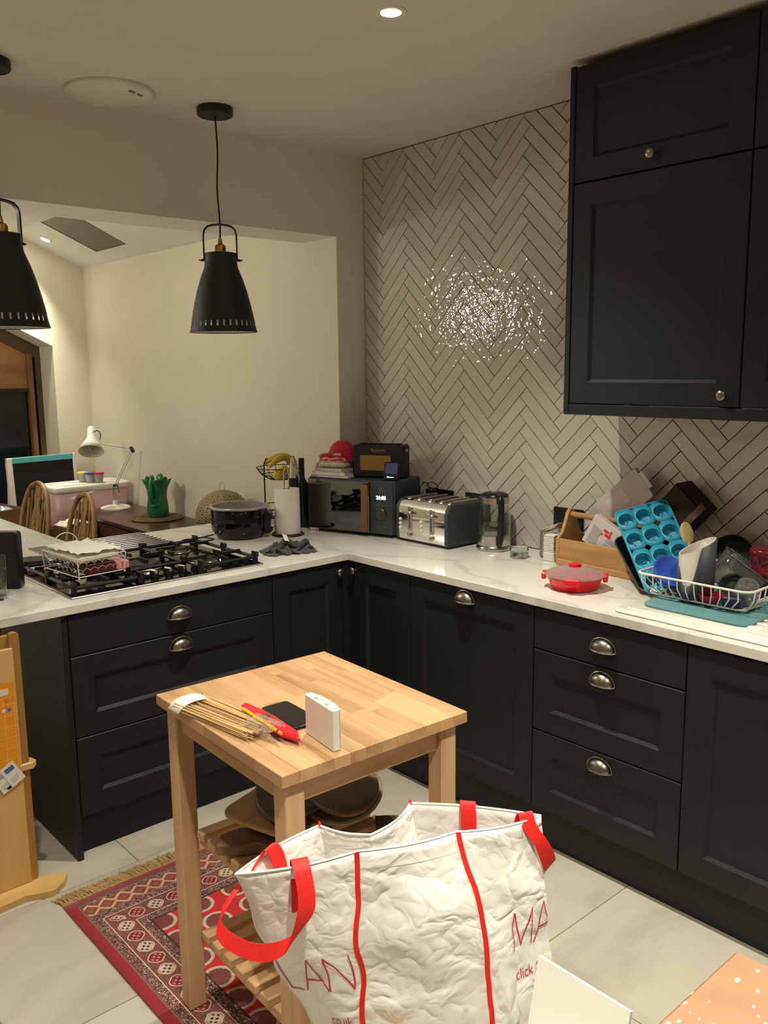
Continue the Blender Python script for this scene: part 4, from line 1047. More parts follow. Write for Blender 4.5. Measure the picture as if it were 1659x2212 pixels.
# cutting boards heaped on the middle shelf
def board(name, label, poly, th, lx_, ly_, z, rot, mat, hole=False):
    x, y = tw(lx_, ly_); o = MB().rprism(poly, 0, th, .004).build(name, mat, loc=(x, y, z), rot=rot, ang=40)
    return tag(o, label, 'chopping board', 'chopping boards on the trolley shelf')
wd1 = wood('board_dark', (92, 74, 56), (66, 52, 38), 0, 8, .6, .03); wd2 = wood('board_tan', (186, 142, 92), (150, 108, 66), 0, 8, .6, .03)
wd3 = wood('board_mid', (122, 86, 56), (92, 62, 38), 0, 9, .6, .03); wd4 = wood('board_grey', (150, 130, 104), (120, 102, 80), 1, 7, .6, .03)
def egg(a, b, n=28, k=.25): return [(a*math.cos(2*PI*i/n), b*math.sin(2*PI*i/n)*(1+k*math.cos(2*PI*i/n))) for i in range(n)]
SZ = .5085
board('carved_board', 'small carved brown board on the left of the trolley shelf', [(-.10, -.03), (-.05, -.045), (.0, -.04), (.02, -.06), (.08, -.05), (.09, .0), (.03, .03), (-.04, .045), (-.09, .02)], .030, -.118, .055, SZ+.001, (0, 0, -.55), wd3)
board('dark_block_board', 'dark thick board at the bottom of the heap of boards', [(-.13, -.09), (.13, -.09), (.13, .09), (-.13, .09)], .030, .06, .10, SZ+.001, (0, 0, .5), wd1)
board('tan_board', 'tan rounded chopping board sloping out of the heap', rrect(-.16, .16, -.11, .11, .05), .014, .0, .10, SZ+.046, (.10, .09, .42), wd2)
board('striped_board', 'dark striped oval chopping board on top of the heap', egg(.17, .105), .016, .02, .095, SZ+.076, (.08, .07, .62), wd1)
board('paddle_board', 'grey-brown paddle board leaning across the right of the heap', egg(.19, .10, 28, .15), .013, .125, .04, SZ+.074, (-.06, .12, 1.05), wd3)
board('pale_board', 'pale worn board under the paddle board on the trolley shelf', egg(.19, .115, 28, .1), .012, .135, .06, SZ+.050, (-.05, .06, .95), wd4)
board('small_block', 'small dark wooden block at the right end of the shelf', [(-.05, -.03), (.05, -.03), (.05, .03), (-.05, .03)], .026, .16, -.11, SZ+.001, (0, 0, .9), wd3)
tag(MB().ell((0, 0, 0), .055, .011, .011, 16, 8).build('white_pestle', m_white, loc=(*tw(-.02, -.02), SZ+.045), rot=(0, .15, -.5), ang=60), 'short white rod lying among the chopping boards', 'pestle')

# things on the trolley top
ZT_ = TZ+.0004
skw = thing('skewer_pack', 'clear packet of bamboo skewers on the left of the trolley', 'skewers', (-1.281, -.955, ZT_), -.0)
m_bam = wood('bamboo', (222, 186, 130), (190, 150, 98), 1, 12, .6, .08)
d0 = Vector((.032, -.29, 0)); ang0 = math.atan2(d0.y, d0.x)
random.seed(5)
for i in range(60):
    o_ = (random.uniform(-.044, .044)); lay = i % 4; z = .003+.0042*lay
    MB().tube([(o_, .0, z), (o_*.85+.026+random.uniform(-.004, .004), -.27+random.uniform(-.014, .014), z+.004)], .0014, 5).build('skewer', m_bam, skw)
mb = MB().add(*(lambda n: ([(-.05+.10*(i % n)/(n-1), .012-.05*(i//n)/(n-1), .0022+.020*math.sin(PI*(i % n)/(n-1))**.5) for i in range(n*n)], [(i*n+j, i*n+j+1, i*n+n+j+1, i*n+n+j) for i in range(n-1) for j in range(n-1)]))(9))
mb.build('white_band', m_paper, skw, solid=.001, ang=60)
def cello(u, v):
    a = 2*PI*u; r_ = .032+.005*math.sin(5*a+8*v)+.004*math.cos(9*a-5*v); z = .019+.018*math.sin(a)+.003*math.sin(13*a+4*v)
    return (.030+r_*math.cos(a)*(1-.25*v)+.01*v, -.235-.085*v+.008*math.sin(7*a), max(.001, z))
MB().grid(30, 8, cello).build('cellophane', M('cellophane', (235, 230, 220), .08, trans=.85, ior=1.2, bump=.002, bs=50, alpha=.55), skw, ang=25)
# red cutter and pencil
ct = thing('red_cutter', 'red plastic film cutter lying on the trolley top', 'cutter', (-1.212, -1.198, ZT_), 0, None, (0, 0, -1.65))
MB().rprism([(-.122, -.004), (-.116, -.011), (-.06, -.018), (.06, -.022), (.10, -.010), (.125, -.003), (.125, .003), (.09, .018), (.0, .020), (-.07, .015), (-.116, .009), (-.122, .003)], .006, .020, .004).build('body', m_red, ct, ang=40)
MB().rbox(-.03, .005, -.012, .010, .0195, .0215, .0005).build('window_slot', M('slot_dark', (110, 30, 28), .5), ct)
for x in (-.08, .07): MB().rbox(x-.02, x+.02, -.006, .006, .0, .008, .001).build('underside_rib', m_red, ct)
pc = thing('pencil', 'yellow pencil resting along the red cutter', 'pencil', (-1.238, -1.205, ZT_+.0245), 0, None, (0, 0, -1.66))
MB().cyl((-.085, 0, 0), (.07, 0, .0), .0036, n=6).build('shaft', M('pencil_yellow', (232, 186, 30), .35), pc, smooth=False)
MB().cyl((.07, 0, 0), (.078, 0, 0), .0038, n=12).build('ferrule', m_bronze, pc)
MB().cyl((.078, 0, 0), (.088, 0, 0), .0037, n=12).build('eraser', M('eraser_pink', (214, 150, 120), .7), pc)
MB().cyl((-.085, 0, 0), (-.105, 0, 0), .0036, .0006, n=6).build('point', m_bam, pc)
ph = thing('phone', 'black phone lying face up behind the red cutter', 'phone', (-1.142, -1.18, ZT_), -.06)
MB().rprism(rrect(-.040, .036, -.078, .074, .012), 0, .0085, .002).build('case', m_black, ph, ang=40)
MB().rprism(rrect(-.037, .033, -.075, .071, .010), .0083, .0090, .0002).build('screen', m_glassblk, ph)
wbx = thing('white_device', 'white plastic box unit standing on edge on the trolley', 'device', (-1.172, -1.279, ZT_), -PI/2-.14)
MB().rbox(.0, .122, .0, .018, .0, .092, .002).build('back_case', m_white, wbx)
mb = MB().grid(9, 2, lambda u, v: (.003+.116*u, .0195+.009*math.sin(PI*u)**.6, .003+.086*v)); mb.build('front_cover', m_white, wbx, solid=.002, ang=60)
for x in (.04, .085): MB().rbox(x-.006, x+.006, .005, .010, .0915, .0932, .0004).build('notch', M('notch_grey', (150, 146, 138), .6), wbx)
MB().rbox(.001, .121, .0182, .0196, .002, .0905, .0004).build('cover_seam', M('seam_grey', (200, 194, 184), .5), wbx)

# ------------------------------------------------------------ rug
def rug_mat():
    m, nt, b = new_mat('rug_pattern')
    tc = nt.nodes.new('ShaderNodeTexCoord'); sp_ = nt.nodes.new('ShaderNodeSeparateXYZ'); nt.links.new(tc.outputs['Object'], sp_.inputs[0])
    x = X_(nt, sp_.outputs[0]); y = X_(nt, sp_.outputs[1])           # x 0..RW, y 0..RL (y from fringe end)
    RW, RL = .80, 1.36
    dx = x.mn(x*-1+RW); dy = y.mn(y*-1+RL)
    red = lin((150, 26, 36)); dark = lin((62, 34, 34)); mid = lin((124, 58, 52)); pale = lin((206, 178, 156)); brt = lin((198, 34, 40)); brown = lin((112, 74, 66))
    vec = tc.outputs['Object']
    vo = nt.nodes.new('ShaderNodeTexVoronoi'); vo.inputs['Scale'].default_value = 120; nt.links.new(vec, vo.inputs['Vector'])
    n1 = X_(nt, noise(nt, vec, 130, 2, .6, 2.5))
    speck = ramp(nt, n1.s, [(.0, dark), (.46, dark), (.5, mid), (.55, mid), (.58, pale), (1, pale)], 'CONSTANT')
    weave = ramp(nt, X_(nt, noise(nt, vec, 260, 2)).s, [(.0, lin((96, 52, 50))), (.48, lin((124, 66, 60))), (.56, lin((140, 88, 78)))], 'CONSTANT')
    # distance measured with the longer end border
    dye = dy-.075
    d = dx.mn(dye.mx(dye*0+0) if False else dye+.0)
    # medallion cells, running along whichever border is nearest
    side = dx.lt(dye)
    along = y*side+x*(side*-1+1)
    across = dx*side+dye*(side*-1+1)
    ce = along*(1/.064); cell = (ce.frac()-.5)*.064; par = ((ce.fl()*.5).frac()).gt(.25)
    ac = across-.105
    rad = (cell*cell+ac*ac)._m('SQRT'); oct_ = rad.mx((cell.abs()+ac.abs())*.78)
    colr = mixc(nt, oct_.lt(.026), weave, mixc(nt, par, lin((122, 26, 34)), mixc(nt, rad.lt(.021), dark, lin((200, 172, 152)))))
    ringl = oct_.gt(.0225)*oct_.lt(.026)
    colr = mixc(nt, ringl, colr, pale)
    petal = ((cell*330)._m('SINE')*(ac*330)._m('SINE')).gt(.25)*oct_.lt(.018)
    colr = mixc(nt, petal, colr, mixc(nt, par, lin((196, 120, 104)), dark))
    # field
    fx = (x-RW/2).abs(); fy = (y-RL/2).abs(); zig = (y*14).pp(.5)*.05
    fcell = ((y*(1/.11)).frac()-.5)*.11; fr_ = ((fcell*fcell)+((x*(1/.13)).frac()-.5)*.13*(((x*(1/.13)).frac()-.5)*.13))._m('SQRT')
    field = mixc(nt, fr_.lt(.046), brt, mixc(nt, fr_.lt(.036), pale, mixc(nt, fr_.lt(.033), speck, mid)))
    col = mixc(nt, (across).gt(.178+0), colr, field) if False else mixc(nt, across.gt(.178), colr, field)
    for lo, hi, c in ((.142, .172, speck), (.139, .142, pale), (.172, .178, dark), (.040, .066, speck), (.066, .069, pale)):
        col = mixc(nt, across.gt(lo)*across.lt(hi), col, c)
    # end band of stepped diamonds
    dz = (x*(1/.055)).pp(.5)*.075; e = (dy-.078); dd = (e.abs()+dz*.7)*(1/.0125)
    diam = mixc(nt, (dd*.5).frac().lt(.5), weave, mixc(nt, (dd*.25).frac().lt(.5), lin((206, 150, 122)), lin((150, 70, 60))))
    band = dy.gt(.046)*dy.lt(.110)*dx.gt(.04)
    col = mixc(nt, band, col, diam)
    col = mixc(nt, dy.gt(.110)*dy.lt(.118)*dx.gt(.04), col, speck)
    col = mixc(nt, dy.gt(.036)*dy.lt(.046)*dx.gt(.036), col, speck)
    edge = dx.mn(dy)
    col = mixc(nt, edge.lt(.036)*dx.lt(.036), col, red); col = mixc(nt, dy.lt(.022), col, red)
    col = mixc(nt, edge.gt(.033)*edge.lt(.0365), col, lin((120, 100, 80)))
    nt.links.new(col, b.inputs['Base Color']); b.inputs['Roughness'].default_value = .95; b.inputs['Sheen Weight'].default_value = .15
    bn = nt.nodes.new('ShaderNodeBump'); bn.inputs['Distance'].default_value = .0015; nt.links.new(noise(nt, vec, 500, 2), bn.inputs['Height']); nt.links.new(bn.outputs[0], b.inputs['Normal'])
    return m
rg = thing('rug', 'red oriental rug with a tan fringe under the trolley', 'rug', (-1.362, -.226, 0), 0, None, (PI, 0, .0))
# local y points along -Y of the room, local z points down
def rugz(u, v): return (.80*u, 1.36*v, -.0046-.0016*math.sin(9*u+4*v))
MB().grid(24, 40, rugz).build('pile', rug_mat(), rg, solid=.004)
mb = MB(); random.seed(11)
for i in range(330):
    x = .004+.792*i/329; a = random.uniform(-.028, .012)-.02*math.sin(x*9); l = random.uniform(.045, .07)
    mb.tube([(x, .0, -.004), (x+a*.4, -l*.5, -.006-random.random()*.004), (x+a, -l, -.0025-random.random()*.004)], [.0016, .0018, .0012], 4)
fo = mb.build('fringe', M('fringe_tan', (176, 142, 92), .95, var=.15, vs=80), rg); fo['kind'] = 'stuff'

# ------------------------------------------------------------ shopping bag
BG = thing('shopping_bag', 'white and red shopping bag with strap handles in the foreground', 'bag')
top = dict(F1=(-1.378, -1.706, .85), F2=(-1.21, -1.777, .85), R=(-1.055, -1.843, .85), B2=(-1.199, -1.646, .85), V=(-1.328, -1.681, .85), B1=(-1.375, -1.594, .85), L=(-1.57, -1.623, .85))
zb = .432
bot = dict(F1=(-1.345, -1.69, zb), F2=(-1.185, -1.845, zb), R=(-1.05, -1.865, zb), B2=(-1.13, -1.70, zb), V=(-1.21, -1.64, zb), B1=(-1.28, -1.60, zb), L=(-1.385, -1.60, zb))
m_bag = M('bag_white', (244, 241, 234), .42, bump=.003, bs=22, var=.02)
_nt = m_bag.node_tree; _b = _nt.nodes['Principled BSDF']; _vec = coords(_nt)
_nz = _nt.nodes.new('ShaderNodeTexNoise'); _nz.inputs['Scale'].default_value = 9; _nt.links.new(_vec, _nz.inputs['Vector'])
_ad = _nt.nodes.new('ShaderNodeVectorMath'); _ad.operation = 'MULTIPLY_ADD'; _ad.inputs[1].default_value = (.12, .12, .12); _nt.links.new(_nz.outputs['Color'], _ad.inputs[0]); _nt.links.new(_vec, _ad.inputs[2])
_h = None
for _s, _w in ((7, 1.0), (15, .45), (33, .16)):
    _x = (X_(_nt, noise(_nt, _ad.outputs[0], _s, 1, .4, .4))-.5).abs()*_w; _h = _x if _h is None else _h+_x
_bn = _nt.nodes.new('ShaderNodeBump'); _bn.inputs['Distance'].default_value = .030; _bn.inputs['Strength'].default_value = .75
_nt.links.new(_h.s, _bn.inputs['Height']); _nt.links.new(_bn.outputs[0], _b.inputs['Normal'])
m_bagred = M('bag_red', (226, 36, 30), .6, bump=.0006, bs=300)
m_ink = M('bag_ink', (200, 44, 58), .5)
order = ['L', 'F1', 'F2', 'R', 'B2', 'V', 'B1']
def bez(a, b, t_, bulge, nrm): return Vector(a).lerp(Vector(b), t_)+Vector(nrm)*bulge*math.sin(PI*t_)
# dense rim loops: panels fold at L and R with a soft radius
def loop(D, tight):
    P = [Vector(D[k]) for k in order]; out = []
    segs = [(0, 1, 12), (1, 2, 10), (2, 3, 12), (3, 4, 12), (4, 5, 6), (5, 6, 6), (6, 0, 12)]
    for a, b, n in segs:
        A, B = P[a], P[b]; d = B-A; nr = Vector((d.y, -d.x, 0)).normalized()
        bl_ = {0: .012, 1: .010, 2: .012, 3: .010, 4: -.012, 5: -.010, 6: .010}[a]*tight
        for i in range(n):
            out.append(A.lerp(B, i/n)+nr*bl_*math.sin(PI*i/n))
    return out
LT_, LB_ = loop(top, 1), loop(bot, .6)
NB = len(LT_); NV = 26
random.seed(21)
def rimdz(i): # rim height ripple
    return .0
from mathutils import noise as mnoise
def bagpt(i, t_):
    a = LT_[i % NB]; b = LB_[i % NB]; p = a.lerp(b, t_)
    k = math.sin(PI*min(1, t_*1.02))
    c = Vector((-1.28, -1.70, p.z)); rd_ = (p-c); rd_.z = 0; rd_.normalize()
    w_ = mnoise.noise(Vector((i*.16, t_*4.2, 1.3)))*.016+mnoise.noise(Vector((i*.45, t_*9, 7.7)))*.006
    f_ = abs(mnoise.noise(Vector((p.x*9+p.z*5, p.y*9-p.z*4, 3.1))))*.012
    return p+rd_*((w_+f_+.012)*k*min(1, t_*4))
mb = MB(); mb.grid(NB+1, NV, lambda u, v: tuple(bagpt(round(u*NB), v)))
n0 = len(mb.v); cb = Vector((-1.25, -1.70, zb)); mb.v.append(tuple(cb))
for i in range(NB): mb.f.append((n0, i*NV+NV-1, (i+1)*NV+NV-1))
bo = mb.build('bag_skin', m_bag, BG, solid=.0016, ang=28)
# hem stitching line and rim binding
def along_rim(t_, off=.0012):
    out = []
    for i in range(NB):
        p = bagpt(i, t_); c = Vector((-1.30, -1.70, p.z)); r_ = p-c; r_.z = 0; r_.normalize(); out.append(p+r_*off)
    return out
MB().tube(along_rim(.0, 0), .0020, 5, closed=True).build('rim_binding', m_bag, BG)
MB().tube(along_rim(.085, .0008), .0007, 4, closed=True).build('hem_stitching', M('stitch', (150, 140, 126), .8), BG)
# red piping on the four corners
iF1, iF2, iB2, iB1 = 12, 22, 46, 58
def pipe_(i, w_):
    pts = []
    for j in range(NV): 
        p = bagpt(i, j/(NV-1)); c = Vector((-1.29, -1.71, p.z)); r_ = (p-c); r_.z = 0; r_.normalize(); pts.append(p+r_*.003)
    tang = (bagpt(i+1, .3)-bagpt(i-1, .3)); tang.z = 0; tang.normalize()
    MB().ribbon(pts, tang*w_, .004).build('red_piping', m_bagred, BG)
for i in (iF1, iF2): pipe_(i, .0045)
for i in (iB1, iB2): pipe_(i, .003)
MB().tube([LT_[iB1], LT_[iB1]+Vector((0, 0, .008))], [.004, .001], 6).build('corner_tip', m_bagred, BG); MB().tube([LT_[iB2], LT_[iB2]+Vector((0, 0, .008))], [.004, .001], 6).build('corner_tip', m_bagred, BG)
# strap handles
def strap(pts, side, w_=.0145):
    P = spl(pts, 7); S_ = [Vector(s_).normalized() for s_ in side]; n = len(P)
    def sd(i):
        f = i/(n-1)*(len(S_)-1); k = min(int(f), len(S_)-2); return S_[k].lerp(S_[k+1], f-k).normalized()*w_
    return MB().ribbon(P, sd, .0025)
Lp = Vector(top['L']); F1p = Vector(top['F1']); B1p = Vector(top['B1']); F2p = Vector(top['F2']); Rp = Vector(top['R']); B2p = Vector(top['B2'])
a = F1p.lerp(Lp, .50); b_ = Lp.lerp(B1p, .42); zz = Vector((0, 0, 1)); out1 = Vector((-.35, -.93, 0)).normalized()
e1 = (F1p-Lp).normalized(); e2 = (B1p-Lp).normalized()
strap([a+Vector((0, 0, -.085))+out1*.006, a+Vector((0, 0, -.03))+out1*.008, a+Vector((0, 0, .008))+out1*.004, a+Vector((0, 0, .0))+out1*.028, a+Vector((-.004, -.01, -.06))+out1*.034,
       a+Vector((-.03, .01, -.125))+out1*.03, a+Vector((-.085, .03, -.125))+out1*.02, a+Vector((-.125, .055, -.075))+out1*.01, a.lerp(b_, .8)+Vector((-.035, .01, -.005)), b_+Vector((-.006, -.004, .014)), b_+Vector((.008, -.008, -.02)), b_+Vector((.010, -.01, -.06))],
      [e1, e1, e1, e1, e1, Vector((.5, .1, .8)), Vector((.1, .2, 1)), Vector((.35, .1, .8)), Vector((.75, .35, .35)), e2, e2, e2]).build('strap_handle', m_bagred, BG, ang=60)
a = F2p.lerp(Rp, .80); b_ = B2p.lerp(Rp, .45); e1 = (Rp-F2p).normalized(); e2 = (Rp-B2p).normalized(); out2 = Vector((.1, -1, 0)).normalized()
strap([b_+Vector((-.006, -.008, -.06)), b_+Vector((-.006, -.008, -.02)), b_+Vector((.0, .0, .012)), b_+Vector((.02, .012, -.005)), b_+Vector((.06, -.03, -.04)), Rp+Vector((.03, .02, -.08)), Rp+Vector((.014, -.012, -.10)), a.lerp(Rp, .6)+out2*.02+Vector((0, 0, -.05)), a+out2*.012+Vector((0, 0, -.012)), a+Vector((0, 0, .012))+out2*.0, a-out2*.01+Vector((0, 0, -.03)), a-out2*.01+Vector((0, 0, -.08))],
      [e2, e2, e2, e2, Vector((.3, -.6, -.6)), Vector((.1, -.5, .8)), Vector((.6, -.3, .7)), e1, e1, e1, e1, e1]).build('strap_handle', m_bagred, BG, ang=60)
# print on the two folded panels: each panel reads MATALAN across its full width
def panel_pt(s_, t_, which):
    """s_ = 0..1 from the fold to the front corner (left panel) or from the front corner to the fold (right panel)"""
    f = (s_*12) if which == 'L' else 22+s_*12
    i = int(math.floor(f)); fr = f-i; p = bagpt(i, t_).lerp(bagpt(i+1, t_), fr)
    q = bagpt(i+1, t_)-bagpt(i, t_); n = Vector((q.y, -q.x, 0)).normalized(); return p+n*.0022
def wrap(mb, which, s0, t0, wscale):
    H = .418; Wp = .205
    out = MB()
    out.f = mb.f
    for x, y, z in mb.v: out.v.append(tuple(panel_pt(min(max(s0+x/Wp, .004), .985), t0-y/H, which)+Vector((0, 0, 0))+(panel_pt(.5, .5, which)-panel_pt(.5, .5, which))*z))
    return out
def stroke(pts, w_=.0032):
    mb = MB()
    for (x0_, y0_), (x1_, y1_) in zip(pts, pts[1:]):
        d = Vector((x1_-x0_, y1_-y0_)); n_ = max(2, int(d.length/.008)); nrm = Vector((-d.y, d.x)).normalized()*w_/2
        v = []; f = []
        for k in range(n_+1):
            c = Vector((x0_, y0_))+d*k/n_; v += [(c.x-nrm.x, c.y-nrm.y, 0), (c.x+nrm.x, c.y+nrm.y, 0)]
        f = [(2*k, 2*k+1, 2*k+3, 2*k+2) for k in range(n_)]; mb.add(v, f)
    return mb
def glyph(ch, h):
    return {'M': ([(0, 0), (.12*h, h), (.45*h, .08*h), (.78*h, h), (.90*h, 0)],), 'A': ([(0, 0), (.40*h, h), (.80*h, 0)], [(.16*h, .36*h), (.64*h, .36*h)]),
            'T': ([(0, h), (.7*h, h)], [(.35*h, h), (.35*h, 0)]), 'L': ([(0, h), (0, 0), (.5*h, 0)],), 'N': ([(0, 0), (.04*h, h), (.72*h, 0), (.74*h, h)],)}[ch]
def word(txt, h, x):
    mb = MB()
    for ch in txt:
        for st_ in glyph(ch, h):
            s_ = stroke(st_); s_.v = [(p[0]+x, p[1], 0) for p in s_.v]; mb.add(s_.v, s_.f)
        x += h*({'M': 1.02, 'A': .84, 'T': .8, 'L': .62, 'N': .86}[ch])
    return mb
wrap(word('LAN', .078, .008), 'L', 0, .66, 1).build('printed_letters', m_ink, BG, smooth=False)
wrap(word('MA', .072, .085), 'R', 0, .56, 1).build('printed_letters', m_ink, BG, smooth=False)
def small(txt, h, x, which, t0):
    mb = text_mb(txt, h, -.006, .0); mb.v = [(p[0]+x, p[1], 0) for p in mb.v]; wrap(mb, which, 0, t0, 1).build('printed_small_text', m_ink, BG, smooth=False)
small('.co.uk', .034, .085, 'L', .86); small('click & c', .030, .092, 'R', .70)

# stool under the bag
st = thing('low_stool', 'round low stool holding up the shopping bag', 'stool', (-1.25, -1.70, 0), 0)
MB().lathe([(.135, .405), (.142, .409), (.142, .424), (.135, .4305), (.001, .431)], 36, cap=(True, False)).build('seat', m_pinex, st, ang=50)
for k in range(4):
    a = PI/4+k*PI/2; MB().cyl((.09*math.cos(a), .09*math.sin(a), .405), (.12*math.cos(a), .12*math.sin(a), .001), .014, .011).build('leg', m_pineleg, st)
# white carton with a raised flap, near table corner
wc = thing('white_carton', 'white cardboard carton with one flap standing up beside the bag', 'carton')
m_card = M('white_card', (240, 236, 224), .7, var=.015)
MB().rbox(-1.54, -1.288, -2.165, -2.0, .0005, .60, .002).build('box_body', m_card, wc)
mb = MB().add([(-1.290, -2.0, .60), (-1.290, -2.165, .60), (-1.257, -2.165, .752), (-1.257, -2.0, .752), (-1.284, -2.0, .60), (-1.284, -2.165, .60), (-1.251, -2.165, .750), (-1.251, -2.0, .750)],
              [(0, 1, 2, 3), (7, 6, 5, 4), (0, 4, 5, 1), (1, 5, 6, 2), (2, 6, 7, 3), (3, 7, 4, 0)]); mb.build('raised_flap', m_card, wc, smooth=False)
def speck_mat():
    m, nt, b = new_mat('peach_speckle'); vec = coords(nt)
    vo = nt.nodes.new('ShaderNodeTexVoronoi'); vo.inputs['Scale'].default_value = 34; vo.inputs['Randomness'].default_value = 1; nt.links.new(coords(nt, (1, 1.7, 1)), vo.inputs['Vector'])
    f = X_(nt, vo.outputs['Distance'])+X_(nt, noise(nt, vec, 30, 2))*.25
    base = ramp(nt, noise(nt, vec, 9, 3), [(.3, lin((158, 118, 90))), (.7, lin((172, 132, 102)))])
    c = mixc(nt, f.lt(.30), base, lin((240, 214, 176)))
    nt.links.new(c, b.inputs['Base Color']); b.inputs['Roughness'].default_value = .35; return m
tb2 = thing('speckled_table', 'peach speckled table corner at the bottom right', 'table')
MB().rbox(-1.72, -1.012, -2.95, -2.199, .722, .75, .006).build('table_top', speck_mat(), tb2)
for x in (-1.66, -1.07):
    for y in (-2.89, -2.26): MB().rbox(x-.022, x+.022, y-.022, y+.022, .0005, .722, .003).build('leg', m_pineleg, tb2)

# ------------------------------------------------------------ wooden play tower at the left edge
m_ply = wood('birch_ply', (214, 172, 110), (190, 146, 86), 2, 6, .45, .03); m_plye = wood('ply_edge', (172, 122, 58), (140, 96, 42), 2, 10, .5, .03)
m_plyf = wood('birch_ply_flat', (214, 172, 110), (190, 146, 86), 0, 6, .45, .03)
pt = thing('play_stand', 'wooden childrens stand with a pinned orange chart at the left edge', 'stand', (-1.385, -.035, 0))
MB().rbox(-.36, -.006, -.008, .008, .022, .815, .002).build('front_board', m_ply, pt)
MB().rprism(rrect(-.016, .016, .02, .862, .012), -.006, .014, .002, 'y').build('side_post', m_plye, pt, loc=(.002, .004, 0))
MB().rbox(-.36, -.012, .010, .022, .80, .855, .003).build('top_rail', m_plye, pt)
foot = [(-.40, -.10), (-.2, -.085), (-.05, -.075), (.01, -.10), (.03, -.105), (.075, -.075), (.098, -.035), (.085, -.015), (.03, .0), (.012, .03), (.02, .09), (-.40, .09)]
MB().prism(foot, .0005, .0215).build('foot_board', m_plyf, pt, smooth=False)
MB().rprism([(-.02, -.01), (.028, -.012), (.042, .005), (.036, .03), (.0, .06), (-.02, .06)], .405, .428, .003).build('side_peg', m_plyf, pt)
def chart_mat():
    m, nt, b = new_mat('orange_chart'); tc = nt.nodes.new('ShaderNodeTexCoord'); sp_ = nt.nodes.new('ShaderNodeSeparateXYZ'); nt.links.new(tc.outputs['Object'], sp_.inputs[0])
    x = X_(nt, sp_.outputs[0]); z = X_(nt, sp_.outputs[2])
    g = ((x*(1/.031)).frac().lt(.05)).mx((z*(1/.036)).frac().lt(.045))*z.lt(.26)
    c = mixc(nt, g, ramp(nt, noise(nt, tc.outputs['Object'], 30), [(.3, lin((226, 142, 24))), (.7, lin((236, 154, 34)))]), lin((244, 186, 84)))
    nt.links.new(c, b.inputs['Base Color']); b.inputs['Roughness'].default_value = .5; return m
ch = thing('orange_chart', 'orange squared paper chart pinned to the wooden stand', 'chart', (-1.62, -.0445, .385))
MB().rbox(0, .222, -.0006, .0, 0, .325, .0002).build('sheet', chart_mat(), ch)
m_bluep = M('print_blue', (70, 110, 160), .6); m_grn = M('print_green', (90, 120, 80), .6)
MB().rbox(.150, .204, -.0014, -.0004, .285, .305, .0002).build('name_tag', m_nap, ch)
for x, z, mt in ((.165, .262, m_grn), (.196, .268, m_bis), (.186, .236, m_paper), (.203, .236, m_bluep), (.150, .222, m_bluep)):
    s_ = MB().prism([((.009 if k % 2 == 0 else .004)*math.cos(k*PI/5), (.009 if k % 2 == 0 else .004)*math.sin(k*PI/5)) for k in range(10)], -.0013, -.0005, 'y'); s_.build('star_sticker', mt, ch, loc=(x, 0, z))
for i, (x, z, r_) in enumerate(((.135, .035, .35), (.17, .030, .42), (.195, .045, .5))):
    c = thing('card_ticket', ['white printed ticket on the chart, furthest from the post', 'white printed ticket with a black figure in the middle of the chart foot', 'white ticket with a blue square nearest the post'][i], 'ticket', (-1.62+x, -.0465-.0012*i, .385+z-.02), 0, 'tickets at the foot of the chart', (0, -r_, 0))
    MB().rbox(-.024, .024, -.0005, .0005, -.038, .038, .0002).build('card', m_paper, c)
    MB().rbox(-.014, .016, -.0011, -.0004, .012, .028, .0002).build('picture', (m_pgrey, m_pgrey, m_bluep)[i], c)
    for k in range(3): MB().rbox(-.016, .014-.004*k, -.0010, -.0004, -.012-.007*k, -.010-.007*k, .0001).build('text_line', m_pgrey, c)
    if i == 1: MB().ell((.002, -.001, -.030), .010, .0006, .005, 10, 6).build('figure', m_black, c)

# ------------------------------------------------------------ extension: desk and what stands on it
m_mah = wood('mahogany', (84, 52, 38), (60, 34, 24), 1, 7, .28, .02)
DZ = .745
dk = thing('side_table', 'dark mahogany table along the extension wall', 'table')
MB().rbox(.0, .437, 1.30, 2.87, DZ-.024, DZ, .004).build('table_top', m_mah, dk)
MB().rbox(.03, .42, 1.34, 2.83, DZ-.13, DZ-.0245, .003).build('apron', m_mah, dk)
for i in range(2):
    d = MB().rbox(.022, .031, 1.42+.72*i, 2.06+.72*i, DZ-.12, DZ-.035, .003).build('drawer', m_mah, dk)
    MB().lathe([(.004, 0), (.008, .012), (.003, .015)], 12).xf(Matrix.Translation((.022, 1.74+.66*i, DZ-.075)) @ Matrix.Rotation(-PI/2, 4, 'Y')).build('knob', m_bronze, d)
for x in (.055, .395):
    for y in (1.37, 2.80): MB().rbox(x-.025, x+.025, y-.025, y+.025, .0005, DZ-.13, .003).build('leg', m_mah, dk)
